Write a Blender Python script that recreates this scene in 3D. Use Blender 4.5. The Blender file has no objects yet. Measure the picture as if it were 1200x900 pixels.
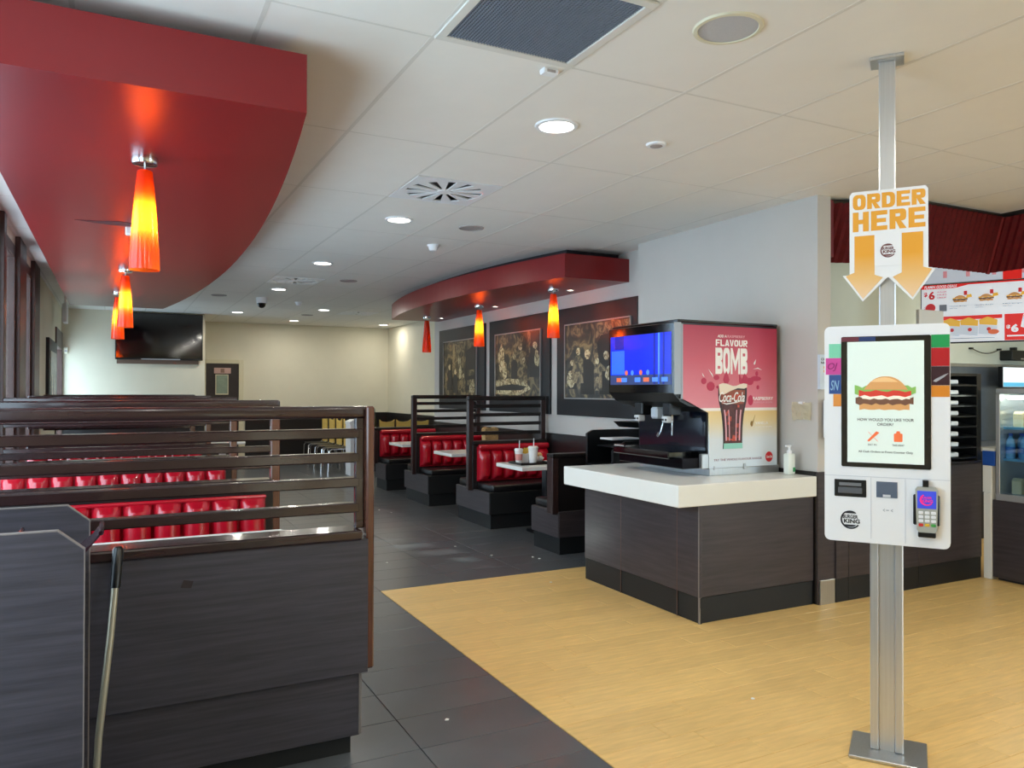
import bpy, bmesh, math, random
from mathutils import Vector, Matrix
random.seed(7)
S = bpy.context.scene
COL = S.collection
PI = math.pi
R = math.radians

# ------------------------------------------------------------------ camera
def cam_axes(yaw, pitch, roll):
    f = Vector((math.sin(yaw)*math.cos(pitch), math.cos(yaw)*math.cos(pitch), math.sin(pitch)))
    r = Vector((math.cos(yaw), -math.sin(yaw), 0))
    u = r.cross(f)
    c, s = math.cos(roll), math.sin(roll)
    return c*r + s*u, -s*r + c*u, f
cr, cu, cf = cam_axes(0.473683, 0.00795, 0.002155)
cd = bpy.data.cameras.new('camera')
cam = bpy.data.objects.new('camera', cd)
COL.objects.link(cam)
m3 = Matrix((cr, cu, -cf)).transposed()
cam.matrix_world = Matrix.Translation((0, 0, 1.44)) @ m3.to_4x4()
cd.sensor_fit = 'HORIZONTAL'; cd.sensor_width = 36.0
cd.lens = 910.32/1200*36.0
cd.clip_start = 0.05
S.camera = cam

# ------------------------------------------------------------------ world, sun, exposure
W = bpy.data.worlds.new('World'); S.world = W
W.use_nodes = True
bg = W.node_tree.nodes['Background']
bg.inputs['Color'].default_value = (0.84, 0.92, 1.0, 1)
bg.inputs['Strength'].default_value = 7.0
sd = bpy.data.lights.new('sun', 'SUN'); sd.energy = 12.0; sd.angle = R(0.3); sd.color = (1.0, 0.93, 0.82)
so = bpy.data.objects.new('sun', sd); COL.objects.link(so)
so.rotation_mode = 'QUATERNION'
so.rotation_quaternion = Vector((1.75, -3.80, -1.0)).to_track_quat('-Z', 'Y')
S.view_settings.view_transform = 'Standard'
S.view_settings.look = 'None'
S.view_settings.gamma = 1.0
S.view_settings.use_curve_mapping = False
S.view_settings.exposure = 0.08

# ------------------------------------------------------------------ materials
MT = {}
def lin(c):
    out = []
    for v in c[:3]:
        v = v/255.0
        out.append(v/12.92 if v <= .04045 else ((v+.055)/1.055)**2.4)
    return (out[0], out[1], out[2], 1)
def mat(name, col, rough=.5, metal=0, var=0.0, scale=6, stretch=(1, 1, 1), bump=0.0, emis=0, ecol=None, spec=.5, coat=0, rvar=0):
    if name in MT: return MT[name]
    m = bpy.data.materials.new(name); MT[name] = m
    m.use_nodes = True
    nt = m.node_tree; N = nt.nodes; L = nt.links
    p = N['Principled BSDF']
    c = lin(col)
    p.inputs['Base Color'].default_value = c
    p.inputs['Roughness'].default_value = rough
    p.inputs['Metallic'].default_value = metal
    p.inputs['Specular IOR Level'].default_value = spec
    if coat:
        p.inputs['Coat Weight'].default_value = coat; p.inputs['Coat Roughness'].default_value = .08
    if emis:
        p.inputs['Emission Color'].default_value = lin(ecol or col)
        p.inputs['Emission Strength'].default_value = emis
    if var or bump or rvar:
        tc = N.new('ShaderNodeTexCoord'); mp = N.new('ShaderNodeMapping'); nz = N.new('ShaderNodeTexNoise')
        mp.inputs['Scale'].default_value = stretch
        nz.inputs['Scale'].default_value = scale; nz.inputs['Detail'].default_value = 5
        nz.inputs['Roughness'].default_value = .6
        L.new(tc.outputs['Object'], mp.inputs['Vector']); L.new(mp.outputs['Vector'], nz.inputs['Vector'])
        if var:
            rp = N.new('ShaderNodeValToRGB')
            rp.color_ramp.elements[0].position = .3; rp.color_ramp.elements[1].position = .7
            rp.color_ramp.elements[0].color = tuple(x*(1-var) for x in c[:3])+(1,)
            rp.color_ramp.elements[1].color = tuple(min(1, x*(1+var)) for x in c[:3])+(1,)
            L.new(nz.outputs['Fac'], rp.inputs['Fac']); L.new(rp.outputs['Color'], p.inputs['Base Color'])
        if rvar:
            mr = N.new('ShaderNodeMapRange')
            mr.inputs['To Min'].default_value = max(0.02, rough-rvar); mr.inputs['To Max'].default_value = rough+rvar
            L.new(nz.outputs['Fac'], mr.inputs['Value']); L.new(mr.outputs['Result'], p.inputs['Roughness'])
        if bump:
            b = N.new('ShaderNodeBump'); b.inputs['Strength'].default_value = bump; b.inputs['Distance'].default_value = .01
            L.new(nz.outputs['Fac'], b.inputs['Height']); L.new(b.outputs['Normal'], p.inputs['Normal'])
    return m
def piece_var(m, amt, scale_obj=True):
    """each piece gets its own slight tone (per-object random)"""
    nt = m.node_tree; N = nt.nodes; L = nt.links
    p = N['Principled BSDF']
    oi = N.new('ShaderNodeObjectInfo'); hs = N.new('ShaderNodeHueSaturation'); mr = N.new('ShaderNodeMapRange')
    mr.inputs['To Min'].default_value = 1-amt; mr.inputs['To Max'].default_value = 1+amt
    L.new(oi.outputs['Random'], mr.inputs['Value']); L.new(mr.outputs['Result'], hs.inputs['Value'])
    src = p.inputs['Base Color'].links
    if src: L.new(src[0].from_socket, hs.inputs['Color'])
    else: hs.inputs['Color'].default_value = p.inputs['Base Color'].default_value
    L.new(hs.outputs['Color'], p.inputs['Base Color'])
def ramp_z(name, stops, z0, z1, rough=.5, emis=0, axis='Z'):
    """printed colour ramp along the thing's own height"""
    m = bpy.data.materials.new(name); MT[name] = m; m.use_nodes = True
    nt = m.node_tree; N = nt.nodes; L = nt.links; p = N['Principled BSDF']
    tc = N.new('ShaderNodeTexCoord'); sp = N.new('ShaderNodeSeparateXYZ'); mr = N.new('ShaderNodeMapRange'); rp = N.new('ShaderNodeValToRGB')
    mr.inputs['From Min'].default_value = z0; mr.inputs['From Max'].default_value = z1
    L.new(tc.outputs['Object'], sp.inputs[0]); L.new(sp.outputs[axis], mr.inputs['Value']); L.new(mr.outputs['Result'], rp.inputs['Fac'])
    e = rp.color_ramp.elements
    while len(e) < len(stops): e.new(.5)
    for k, (pos, c) in enumerate(stops):
        e[k].position = pos; e[k].color = lin(c)
    L.new(rp.outputs['Color'], p.inputs['Base Color']); p.inputs['Roughness'].default_value = rough
    if emis:
        L.new(rp.outputs['Color'], p.inputs['Emission Color']); p.inputs['Emission Strength'].default_value = emis
    return m
def glass(name, tint=(235, 245, 250), gloss=.07, rough=.02):
    m = bpy.data.materials.new(name); MT[name] = m; m.use_nodes = True
    nt = m.node_tree; N = nt.nodes; L = nt.links
    for n in list(N):
        if n.type != 'OUTPUT_MATERIAL': N.remove(n)
    out = [n for n in N if n.type == 'OUTPUT_MATERIAL'][0]
    t = N.new('ShaderNodeBsdfTransparent'); g = N.new('ShaderNodeBsdfGlossy'); mx = N.new('ShaderNodeMixShader'); fr = N.new('ShaderNodeFresnel')
    t.inputs['Color'].default_value = lin(tint); g.inputs['Roughness'].default_value = rough
    fr.inputs['IOR'].default_value = 1.45
    N.remove(fr); mx.inputs[0].default_value = gloss; L.new(t.outputs[0], mx.inputs[1]); L.new(g.outputs[0], mx.inputs[2]); L.new(mx.outputs[0], out.inputs['Surface'])
    return m

wall_m = mat('cream_wall_paint', (228, 222, 200), .6, var=.02, scale=3, bump=.02)
wallg_m = mat('cream_wall_cool_light', (196, 192, 187), .6, var=.02, scale=3, bump=.02)  # cream wall; grey cast of the cool light put into its colour
ceil_m = mat('ceiling_panel_vinyl', (240, 237, 231), .55, var=.015, scale=4)
grid_m = mat('ceiling_grid_white', (222, 219, 212), .5)
tile_m = mat('charcoal_floor_tile', (84, 86, 88), .30, var=.10, scale=4, rvar=.03); piece_var(tile_m, .06)
grout_m = mat('dark_grout', (40, 40, 42), .8)
plank_m = mat('honey_floor_plank', (226, 188, 120), .33, var=.13, scale=5, stretch=(1, 9, 1), rvar=.06); piece_var(plank_m, .05)
lam_m = mat('dark_wood_laminate', (60, 52, 54), .42, var=.28, scale=3.2, stretch=(1, 14, 16), bump=.03)
lamv_m = mat('smoked_oak_laminate', (63, 60, 67), .40, var=.30, scale=3.2, stretch=(1, 14, 22), bump=.04)
lamy_m = mat('dark_wood_laminate_crossgrain', (60, 53, 56), .42, var=.28, scale=3.2, stretch=(14, 1, 16), bump=.03)
rail_m = mat('polished_dark_rail', (46, 28, 28), .22, var=.3, scale=3, stretch=(1, 12, 12), coat=.4)
post_m = mat('reddish_brown_post', (96, 58, 44), .25, var=.3, scale=3, stretch=(14, 14, 1), coat=.4)
kick_m = mat('black_kickboard', (18, 20, 22), .55, var=.1, scale=8)
edge_m = mat('worn_edge_strip', (120, 112, 108), .45)
vinyl_m = mat('red_vinyl', (182, 18, 38), .2, var=.05, scale=9, bump=.01, coat=.6)
bvinyl_m = mat('black_vinyl', (20, 19, 21), .35, var=.1, scale=12, bump=.03)
soff_m = mat('red_soffit_paint', (126, 11, 17), .34, var=.03, scale=2)
dark_m = mat('shadow_gap_dark', (35, 38, 44), .8)  # dark colour stands in for shade in the gap above the soffits
white_m = mat('white_laminate', (236, 236, 230), .25, var=.01, scale=8)
wplas_m = mat('white_plastic', (240, 241, 244), .28)
steel_m = mat('brushed_steel', (190, 192, 194), .3, metal=.9, var=.06, scale=4, stretch=(30, 30, 1))
alu_m = mat('brushed_aluminium', (206, 208, 211), .32, metal=.75, var=.05, scale=4, stretch=(40, 40, .6))
chrome_m = mat('chrome', (215, 216, 220), .12, metal=1)
black_m = mat('black_plastic', (14, 15, 17), .3)
blackg_m = mat('gloss_black_panel', (8, 9, 12), .06, coat=.6)
bkwood_m = mat('black_stained_wood', (26, 22, 22), .35, var=.15, scale=4, stretch=(1, 12, 12))
winfr_m = mat('dark_window_frame', (70, 46, 40), .4, var=.15, scale=4)
glass_m = glass('window_glass')
yel_m = mat('yellow_plywood', (222, 186, 96), .4, var=.08, scale=4, stretch=(1, 8, 8))

# ------------------------------------------------------------------ mesh helpers
def nb(): return bmesh.new()
def box(bm, x0, x1, y0, y1, z0, z1, bev=0.0, seg=1):
    vs = [bm.verts.new(p) for p in ((x0, y0, z0), (x1, y0, z0), (x1, y1, z0), (x0, y1, z0), (x0, y0, z1), (x1, y0, z1), (x1, y1, z1), (x0, y1, z1))]
    fs = [bm.faces.new([vs[i] for i in q]) for q in ((0, 3, 2, 1), (4, 5, 6, 7), (0, 1, 5, 4), (1, 2, 6, 5), (2, 3, 7, 6), (3, 0, 4, 7))]
    if bev > 0:
        es = list({e for f in fs for e in f.edges})
        bmesh.ops.bevel(bm, geom=es, offset=bev, segments=seg, affect='EDGES', profile=.5)
    return bm
def prism(bm, pts, a0, a1, axis='y'):
    """polygon extruded along an axis: axis y -> pts (x,z); x -> pts (y,z); z -> pts (x,y)"""
    def P(p, a):
        return {'y': (p[0], a, p[1]), 'x': (a, p[0], p[1]), 'z': (p[0], p[1], a)}[axis]
    A = [bm.verts.new(P(p, a0)) for p in pts]; Bv = [bm.verts.new(P(p, a1)) for p in pts]
    n = len(pts)
    fs = [bm.faces.new(A), bm.faces.new(Bv[::-1])]
    for i in range(n):
        fs.append(bm.faces.new((A[i], Bv[i], Bv[(i+1) % n], A[(i+1) % n])))
    bmesh.ops.recalc_face_normals(bm, faces=fs)
    return bm
def lathe(bm, prof, c=(0, 0, 0), n=20, cap=True):
    rings = []
    for r, z in prof:
        rings.append([bm.verts.new((c[0]+r*math.cos(2*PI*i/n), c[1]+r*math.sin(2*PI*i/n), c[2]+z)) for i in range(n)])
    fs = []
    for a, b in zip(rings, rings[1:]):
        for i in range(n):
            fs.append(bm.faces.new((a[i], a[(i+1) % n], b[(i+1) % n], b[i])))
    if cap:
        fs.append(bm.faces.new(rings[0][::-1])); fs.append(bm.faces.new(rings[-1]))
    return bm
def tube(bm, path, r, n=8, cap=True):
    P = [Vector(p) for p in path]
    rr = r if isinstance(r, (list, tuple)) else [r]*len(P)
    rings = []
    up = Vector((0, 0, 1))
    for i, p in enumerate(P):
        t = (P[min(i+1, len(P)-1)]-P[max(i-1, 0)]).normalized()
        a = t.cross(up)
        if a.length < 1e-3: a = t.cross(Vector((1, 0, 0)))
        a.normalize(); b = t.cross(a).normalized()
        rings.append([bm.verts.new(p+rr[i]*(math.cos(2*PI*k/n)*a+math.sin(2*PI*k/n)*b)) for k in range(n)])
    for A, Bv in zip(rings, rings[1:]):
        for k in range(n):
            bm.faces.new((A[k], A[(k+1) % n], Bv[(k+1) % n], Bv[k]))
    if cap:
        bm.faces.new(rings[0][::-1]); bm.faces.new(rings[-1])
    return bm
def mesh(name, bm, m, smooth=False):
    bmesh.ops.recalc_face_normals(bm, faces=bm.faces[:])
    me = bpy.data.meshes.new(name); bm.to_mesh(me); bm.free()
    if m: me.materials.append(m)
    if smooth:
        for p in me.polygons: p.use_smooth = True
        try: me.set_sharp_from_angle(angle=R(40))
        except Exception: pass
    return me
def ob(name, bm, m, parent=None, smooth=False, loc=(0, 0, 0), rot=None, label=None):
    o = bpy.data.objects.new(name, bm if isinstance(bm, bpy.types.Mesh) else mesh(name, bm, m, smooth))
    COL.objects.link(o); o.location = loc
    if rot: o.rotation_euler = rot
    if parent: o.parent = parent
    if label: o['label'] = label
    return o
def tag(o, label, cat, group=None):
    o['label'] = label; o['category'] = cat
    if group: o['group'] = group
    return o
def struct(o, label=None):
    o['kind'] = 'structure'
    if label: o['label'] = label
    return o
def thing(name, label, cat, loc=(0, 0, 0), rz=0, group=None):
    o = bpy.data.objects.new(name, None); COL.objects.link(o)
    o.location = loc; o.rotation_euler = (0, 0, rz); o.empty_display_size = .1
    return tag(o, label, cat, group)
def copy_tree(o, parent=None):
    c = o.copy(); COL.objects.link(c); c.parent = parent
    for ch in list(o.children):
        copy_tree(ch, c)
    return c
def bb(*a, **k): return box(nb(), *a, **k)
def lamp(name, kind, loc, energy, color, parent=None, size=.1, rot=None):
    l = bpy.data.lights.new(name, kind); l.energy = energy; l.color = color
    if kind == 'AREA': l.shape = 'DISK'; l.size = size
    if kind in ('POINT', 'SPOT'): l.shadow_soft_size = size
    o = bpy.data.objects.new(name, l); COL.objects.link(o); o.location = loc
    if rot: o.rotation_euler = rot
    if parent: o.parent = parent
    return o
LAY = [0]
def flat(name, pts, y, m, parent, th=.0012, label=None):
    """flat print: polygon in the thing's x/z plane, front at y-th"""
    LAY[0] = (LAY[0]+1) % 23
    return ob(name, prism(nb(), pts, y-th-LAY[0]*.000025, y), m, parent, label=label)
def rect(x0, x1, z0, z1): return [(x0, z0), (x1, z0), (x1, z1), (x0, z1)]
def disc(cx, cz, rx, rz=None, n=20, a0=0, a1=360):
    rz = rz or rx
    k = n if a1-a0 >= 360 else n+1
    return [(cx+rx*math.cos(R(a0+(a1-a0)*i/n)), cz+rz*math.sin(R(a0+(a1-a0)*i/n))) for i in range(k)]
def rrect(x0, x1, z0, z1, r, n=4):
    out = []
    for cx, cz, a in ((x1-r, z1-r, 0), (x0+r, z1-r, 90), (x0+r, z0+r, 180), (x1-r, z0+r, 270)):
        out += [(cx+r*math.cos(R(a+90*i/n)), cz+r*math.sin(R(a+90*i/n))) for i in range(n+1)]
    return out
_GL = {}
def glyph(ch, wt):
    # heavy block letters on a unit cell: list of convex-ish pieces
    w, h = wt, wt*.62
    def ring(x0, x1, z0, z1, r, tx=None, tz=None, skip=None):
        tx = tx or w; tz = tz or h
        o = rrect(x0, x1, z0, z1, r, 4); i = rrect(x0+tx, x1-tx, z0+tz, z1-tz, max(.01, min(r-.6*min(tx, tz), (x1-x0-2*tx)/2.05, (z1-z0-2*tz)/2.05)), 4)
        return [[o[k], o[(k+1) % len(o)], i[(k+1) % len(o)], i[k]] for k in range(len(o))]
    def bowl(z0, z1, r=.22):
        o = [(w, z1)]+[(1-r+r*math.cos(R(a)), z1-r*.8+r*.8*math.sin(R(a))) for a in (90, 60, 30, 0)]+[(1-r+r*math.cos(R(a)), z0+r*.8+r*.8*math.sin(R(a))) for a in (0, -30, -60, -90)]+[(w, z0)]
        ri = max(.04, r-w*.55)
        i = [(w, z1-h)]+[(1-w-ri+ri*math.cos(R(a)), z1-h-ri+ri*math.sin(R(a))) for a in (90, 60, 30, 0)]+[(1-w-ri+ri*math.cos(R(a)), z0+h+ri+ri*math.sin(R(a))) for a in (0, -30, -60, -90)]+[(w, z0+h)]
        return [[o[k], o[k+1], i[k+1], i[k]] for k in range(len(o)-1)]
    G_ = {'O': lambda: ring(0, 1, 0, 1, .32), 'H': lambda: [rect(0, w, 0, 1), rect(1-w, 1, 0, 1), rect(w, 1-w, .5-h*.5, .5+h*.5)],
          'E': lambda: [rect(0, w, 0, 1), rect(w, 1, 0, h), rect(w, 1, 1-h, 1), rect(w, .92, .5-h*.45, .5+h*.45)],
          'F': lambda: [rect(0, w, 0, 1), rect(w, 1, 1-h, 1), rect(w, .9, .48-h*.45, .48+h*.45)], 'L': lambda: [rect(0, w, 0, 1), rect(w, 1, 0, h)],
          'D': lambda: [rect(0, w, 0, 1)]+bowl(0, 1, .36), 'R': lambda: [rect(0, w, 0, 1)]+bowl(.40, 1)+[[(w*1.05, .40), (w*1.9, .40), (1.03, 0), (1.03-w*1.15, 0)]],
          'B': lambda: [rect(0, w, 0, 1)]+bowl(.5, 1)+bowl(0, .5), 'A': lambda: [[(0, 0), (w, 0), (.5, .85), (.5, 1), (.5-w*.5, 1)], [(1-w, 0), (1, 0), (.5+w*.5, 1), (.5, 1), (.5, .85)], [(w*1.02+.06, .16), (1-w*1.02-.06, .16), (1-w*1.02-.10, .16+h), (w*1.02+.10, .16+h)]],
          'V': lambda: [[(0, 1), (.5-w*.5, 0), (.5, 0), (.5, .15), (w, 1)], [(1-w, 1), (.5, .15), (.5, 0), (.5+w*.5, 0), (1, 1)]],
          'U': lambda: [rect(0, w, .25, 1), rect(1-w, 1, .25, 1)]+[[a, b, c, d] for a, b, c, d in [((0, .25), (.12, .07), (w+.03, .07+h), (w, .25)), ((.12, .07), (.32, 0), (.42, h), (w+.03, .07+h)), ((.32, 0), (.68, 0), (.58, h), (.42, h)), ((.68, 0), (.88, .07), (1-w-.03, .07+h), (.58, h)), ((.88, .07), (1, .25), (1-w, .25), (1-w-.03, .07+h))]],
          'M': lambda: [rect(0, w*.8, 0, 1), rect(1-w*.8, 1, 0, 1), [(w*.8, 1), (w*.8, .62), (.5, .12), (.5, .5)], [(1-w*.8, 1), (.5, .5), (.5, .12), (1-w*.8, .62)]]}
    return G_[ch]()
def blocktext(s, x0, x1, z0, z1, y, m, parent, wt=.34, gap=.10, th=.0012, widths=None, name='lettering'):
    ws = [(widths or {}).get(c, 1.0) for c in s]
    u = (x1-x0)/(sum(ws)+gap*(len(s)-1))
    bm = nb(); x = x0
    for c, w_ in zip(s, ws):
        for pc in glyph(c, wt/w_ if w_ > 1 else wt):
            prism(bm, [(x+px*u*w_, z0+pz*(z1-z0)) for px, pz in pc], y-th, y)
        x += u*(w_+gap)
    return ob(name, bm, m, parent)
def text(s, x0, x1, z0, z1, y, m, parent, bold=0.0, shear=0.0, th=.0012, name='lettering', keep=False, sp=1.0):
    """lettering as real flat geometry, fitted to the box x0..x1, z0..z1, front facing -y"""
    cu_ = bpy.data.curves.new(name, 'FONT'); cu_.body = s; cu_.align_x = 'LEFT'
    cu_.offset = bold; cu_.shear = shear; cu_.resolution_u = 3; cu_.space_character = sp; cu_.fill_mode = 'BOTH'; cu_.extrude = .01
    t = bpy.data.objects.new('t', cu_); COL.objects.link(t)
    dg = bpy.context.evaluated_depsgraph_get(); dg.update()
    me = bpy.data.meshes.new_from_object(t.evaluated_get(dg))
    bpy.data.objects.remove(t); bpy.data.curves.remove(cu_)
    xs = [v.co.x for v in me.vertices]; ys = [v.co.y for v in me.vertices]
    if not xs: return None
    ax, bx_, ay, by = min(xs), max(xs), min(ys), max(ys)
    sx = (x1-x0)/(bx_-ax); sz = (z1-z0)/(by-ay)
    if keep: sx = sz = min(sx, sz)
    ox = x0 + ((x1-x0)-(bx_-ax)*sx)/2
    for v in me.vertices:
        x, yy, zz = v.co
        v.co = (ox+(x-ax)*sx, y-(th if zz > 0 else 0), z0+(yy-ay)*sz)
    me.materials.clear(); me.materials.append(m)
    o = bpy.data.objects.new(name, me); COL.objects.link(o); o.parent = parent
    return o
# ================================================================== THE ROOM
CZ = 2.77
floor = struct(ob('floor', bb(-.9, 9.7, -3.7, 16.5, -.12, -.006), grout_m))
# floor tiles 600 x 300, stacked
tw, tl, g = .6, .305, .0018
tme = mesh('tile', bb(-tw/2+g, tw/2-g, -tl/2+g, tl/2-g, -.007, 0, bev=.0012), tile_m)
WX, WY = 1.705, 5.39
rest = nb()
for i in range(-3, 10):
    x0 = 1.105+.6*(i-1)
    for j in range(-24, 42):
        y0 = 3.56+tl*j
        if y0+tl > 16.45 or y0 < -3.6: continue
        if x0 > WX-.3 and y0 < WY-.1: continue
        cx, cy = x0+tw/2, y0+tl/2
        vis = (cx > .5 and cy < 5.4 and cy > 1.2) or (cx > .5 and cx < 3.6 and cy > 5.4) or (cx > 3.4 and cx < 5.3 and cy > 11.3)
        if cx > 5.4: continue
        if vis:
            ob('tile', tme, None, floor, loc=(cx, cy, 0))
        else:
            box(rest, x0+g, x0+tw-g, y0+g, y0+tl-g, -.007, 0)
o = ob('tile_field', rest, tile_m, floor); o['kind'] = 'stuff'
# planks
pw = .148; pl = .92
pme = {}
random.seed(11)
rest = nb()
j = 0; y1 = WY
while y1 > -3.5:
    y0 = y1-pw
    x = WX + 0.004
    first = [.35, .47, .66, .20, .80, .56][j % 6] + random.uniform(-.04, .04)
    e = x+first
    while x < 9.5:
        e = min(e, 9.5)
        L = round(e-x, 3)
        if y1 > 1.05 and x < 6.1:
            ob('plank', mesh('plank', bb(-L/2+.0009, L/2-.0009, -pw/2+.001, pw/2-.001, -.007, 0, bev=.001), plank_m), None, floor, loc=((x+e)/2, (y0+y1)/2, 0))
        else:
            box(rest, x+.0008, e-.0008, y0+.0008, y1-.0008, -.007, 0)
        x = e; e = x+pl
    y1 = y0; j += 1
o = ob('plank_field', rest, plank_m, floor); o['kind'] = 'stuff'

# ceiling: slab, panels and tee bars
ceiling = struct(ob('ceiling', bb(-.9, 9.7, -3.7, 16.5, CZ+.03, CZ+.14), ceil_m))
GX, GY = 1.0637, 2.731
def cme(w, l): return mesh('panel', bb(-w/2+.004, w/2-.004, -l/2+.004, l/2-.004, .0, .012, bev=.0015), ceil_m)
full = cme(.6, 1.2); half = cme(.6, .6)
GR = {(0, -1): 1, (1, 1): 1, (1, 5): 1, (4, 8): 1}       # cells whose far half holds a grille or diffuser
for i in range(-4, 15):
    for j in range(-6, 12):
        x0, y0 = GX+.6*i, GY+1.2*j
        if x0 < -1.4 or x0 > 9.3 or y0+1.2 < -3.3 or y0 > 16.2: continue
        if (i, j) in GR: ob('panel', half, None, ceiling, loc=(x0+.3, y0+.3, CZ))
        else: ob('panel', full, None, ceiling, loc=(x0+.3, y0+.6, CZ))
xb = mesh('grid_bar', bb(-.009, .009, -3.6, 16.4, -.001, .014), grid_m)
for i in range(-3, 15): ob('grid_bar', xb, None, ceiling, loc=(GX+.6*i, 0, CZ))
yb = mesh('grid_bar', bb(-.8, 9.6, -.006, .006, -.0006, .014), grid_m)
for j in range(-5, 12): ob('grid_bar', yb, None, ceiling, loc=(0, GY+1.2*j, CZ))

# left wall with full-height glazing, picture and glazed door
XL = -.77
wl = nb()
def wseg(bm, y0, y1, z0=0, z1=CZ+.03): box(bm, XL-.16, XL, y0, y1, z0, z1)
wseg(wl, -3.5, 1.1); wseg(wl, 10.0, 13.2); wseg(wl, 14.8, 16.4)
wseg(wl, 1.1, 10.0, 2.68, CZ+.03); wseg(wl, 1.1, 10.0, 0, .42)
wseg(wl, 13.2, 14.8, 2.36, CZ+.03)
wall_left = struct(ob('wall_left', wl, wall_m))
# window bays
edges = [-2.9, -.9, 1.1, 2.9, 4.7, 6.3, 8.0, 9.42]
mull = .0
n = 1
bays = [(1.25, 2.95), (3.2, 4.7), (4.95, 6.82), (7.06, 7.92), (8.58, 9.34)]
prev = -2.9
for (a, b) in bays:
    w = struct(ob('window_%d' % n, bb(XL-.13, XL+.004, a-.05, b+.05, .42, .50, bev=.002), winfr_m), 'dark framed full-height window pane on the left wall')
    for y in (a-.05, b):
        ob('window_frame', bb(XL-.14, XL+.004, y, y+.05, .50, 2.60, bev=.002), winfr_m, w)
    ob('window_frame', bb(XL-.14, XL+.004, a-.05, b+.05, 2.58, 2.68, bev=.002), winfr_m, w)
    ob('pane', bb(XL-.012, XL-.004, a, b, .50, 2.58), glass_m, w)
    n += 1
# brown piers between the bays
for k, (a, b) in enumerate([(1.05, 1.2), (3.0, 3.15), (4.75, 4.9), (6.87, 7.01), (7.98, 8.52), (9.40, 10.0)]):
    t_ = struct(ob('trim_%d' % (k+1), bb(XL-.15, XL+.04, a, b, .0, CZ-.002, bev=.004), winfr_m), 'brown timber pier between the left windows')
door_2 = struct(ob('door_2', bb(XL-.12, XL+.02, 13.2, 13.30, 0, 2.36, bev=.004), winfr_m), 'glazed side door at the far end of the left wall')
ob('door_stile', bb(XL-.06, XL+.02, 14.62, 14.685, 0, 2.36, bev=.004), winfr_m, door_2)
ob('door_rail', bb(XL-.12, XL+.02, 13.30, 14.62, 2.08, 2.36, bev=.004), winfr_m, door_2)
ob('door_rail', bb(XL-.12, XL+.02, 13.30, 14.62, 0, .12, bev=.004), winfr_m, door_2)
ob('pane', bb(XL-.07, XL-.06, 13.30, 14.62, .12, 2.08), glass_m, door_2)

# back walls
wall_back = struct(ob('wall_back', bb(1.2, 5.5, 16.2, 16.4, 0, CZ+.03), wall_m))
ob('wainscot', bb(2.33, 5.29, 16.17, 16.2, 0, .96, bev=.003), bkwood_m, wall_back)
wall_tv = struct(ob('wall_back_left', bb(-.77, 1.43, 14.69, 14.85, 0, CZ+.03), wall_m))
ob('wall_return', bb(1.27, 1.43, 14.85, 16.2, 0, CZ+.03), wall_m, wall_tv)
ob('wainscot', bb(-.77, 1.43, 14.665, 14.69, 0, .96, bev=.003), bkwood_m, wall_tv)
wall_rf = struct(ob('wall_right_far', bb(5.29, 5.45, 11.2, 16.4, 0, CZ+.03), wall_m))
ob('wainscot', bb(5.26, 5.29, 11.2, 16.17, 0, .96, bev=.003), bkwood_m, wall_rf)
wall_r = struct(ob('wall_right', bb(4.40, 4.56, 5.75, 11.2, 0, CZ+.03), wallg_m))
ob('wall_return', bb(4.56, 5.45, 11.04, 11.2, 0, CZ+.03), wall_m, wall_r)
ob('wainscot', bb(4.375, 4.40, 5.75, 11.18, 0, .96, bev=.003), bkwood_m, wall_r)
wall_c = struct(ob('wall_column', bb(4.235, 4.36, 3.73, 5.75, 0, CZ+.03), wallg_m))
struct(ob('wall_column_return', bb(4.362, 4.56, 5.6, 5.748, 0, CZ+.03), wallg_m))
ob('wainscot', bb(4.215, 4.235, 3.73, 5.75, 0, .892, bev=.003), bkwood_m, wall_c)
ob('wainscot', bb(4.215, 4.375, 3.712, 3.73, 0, .892, bev=.003), lam_m, wall_c)
ob('steel_corner_guard', bb(4.225, 4.365, 3.700, 3.712, 0, .165, bev=.002), steel_m, wall_c)
# kitchen shell, right wall, shop front behind the viewer
kit_m = mat('kitchen_wall_panel', (214, 220, 206), .5, var=.02, scale=3)
wall_k = struct(ob('wall_kitchen', bb(4.36, 9.6, 5.2, 5.36, 0, CZ+.03), kit_m))
wall_r2 = struct(ob('wall_right_kitchen', bb(9.5, 9.66, -3.6, 5.3, 0, CZ+.03), wall_m))
wf = nb()
for a, b in ((-.9, 5.6), (7.3, 7.5), (9.3, 9.66)): box(wf, a, b, -3.62, -3.5, 0, CZ+.03)
box(wf, -.9, 9.66, -3.62, -3.5, 2.62, CZ+.03); box(wf, -.9, 9.66, -3.62, -3.5, 0, .12)
wall_f = struct(ob('wall_front', wf, wall_m))
for a, b in ((5.6, 7.3), (7.5, 9.3)):
    w = struct(ob('window_%d' % n, bb(a, b, -3.57, -3.56, .12, 2.62), glass_m), 'shop-front window pane behind the viewer'); n += 1

struct(ob('wall_sun_blocker', bb(-4.2, XL-.16, 10.15, 10.35, -.2, 3.1), mat('sun_blocker_pale_blue', (224, 234, 246), .7, var=.03, scale=3)))  # added outside wall keeps sun off the planks; pale blue tints the window view
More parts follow.
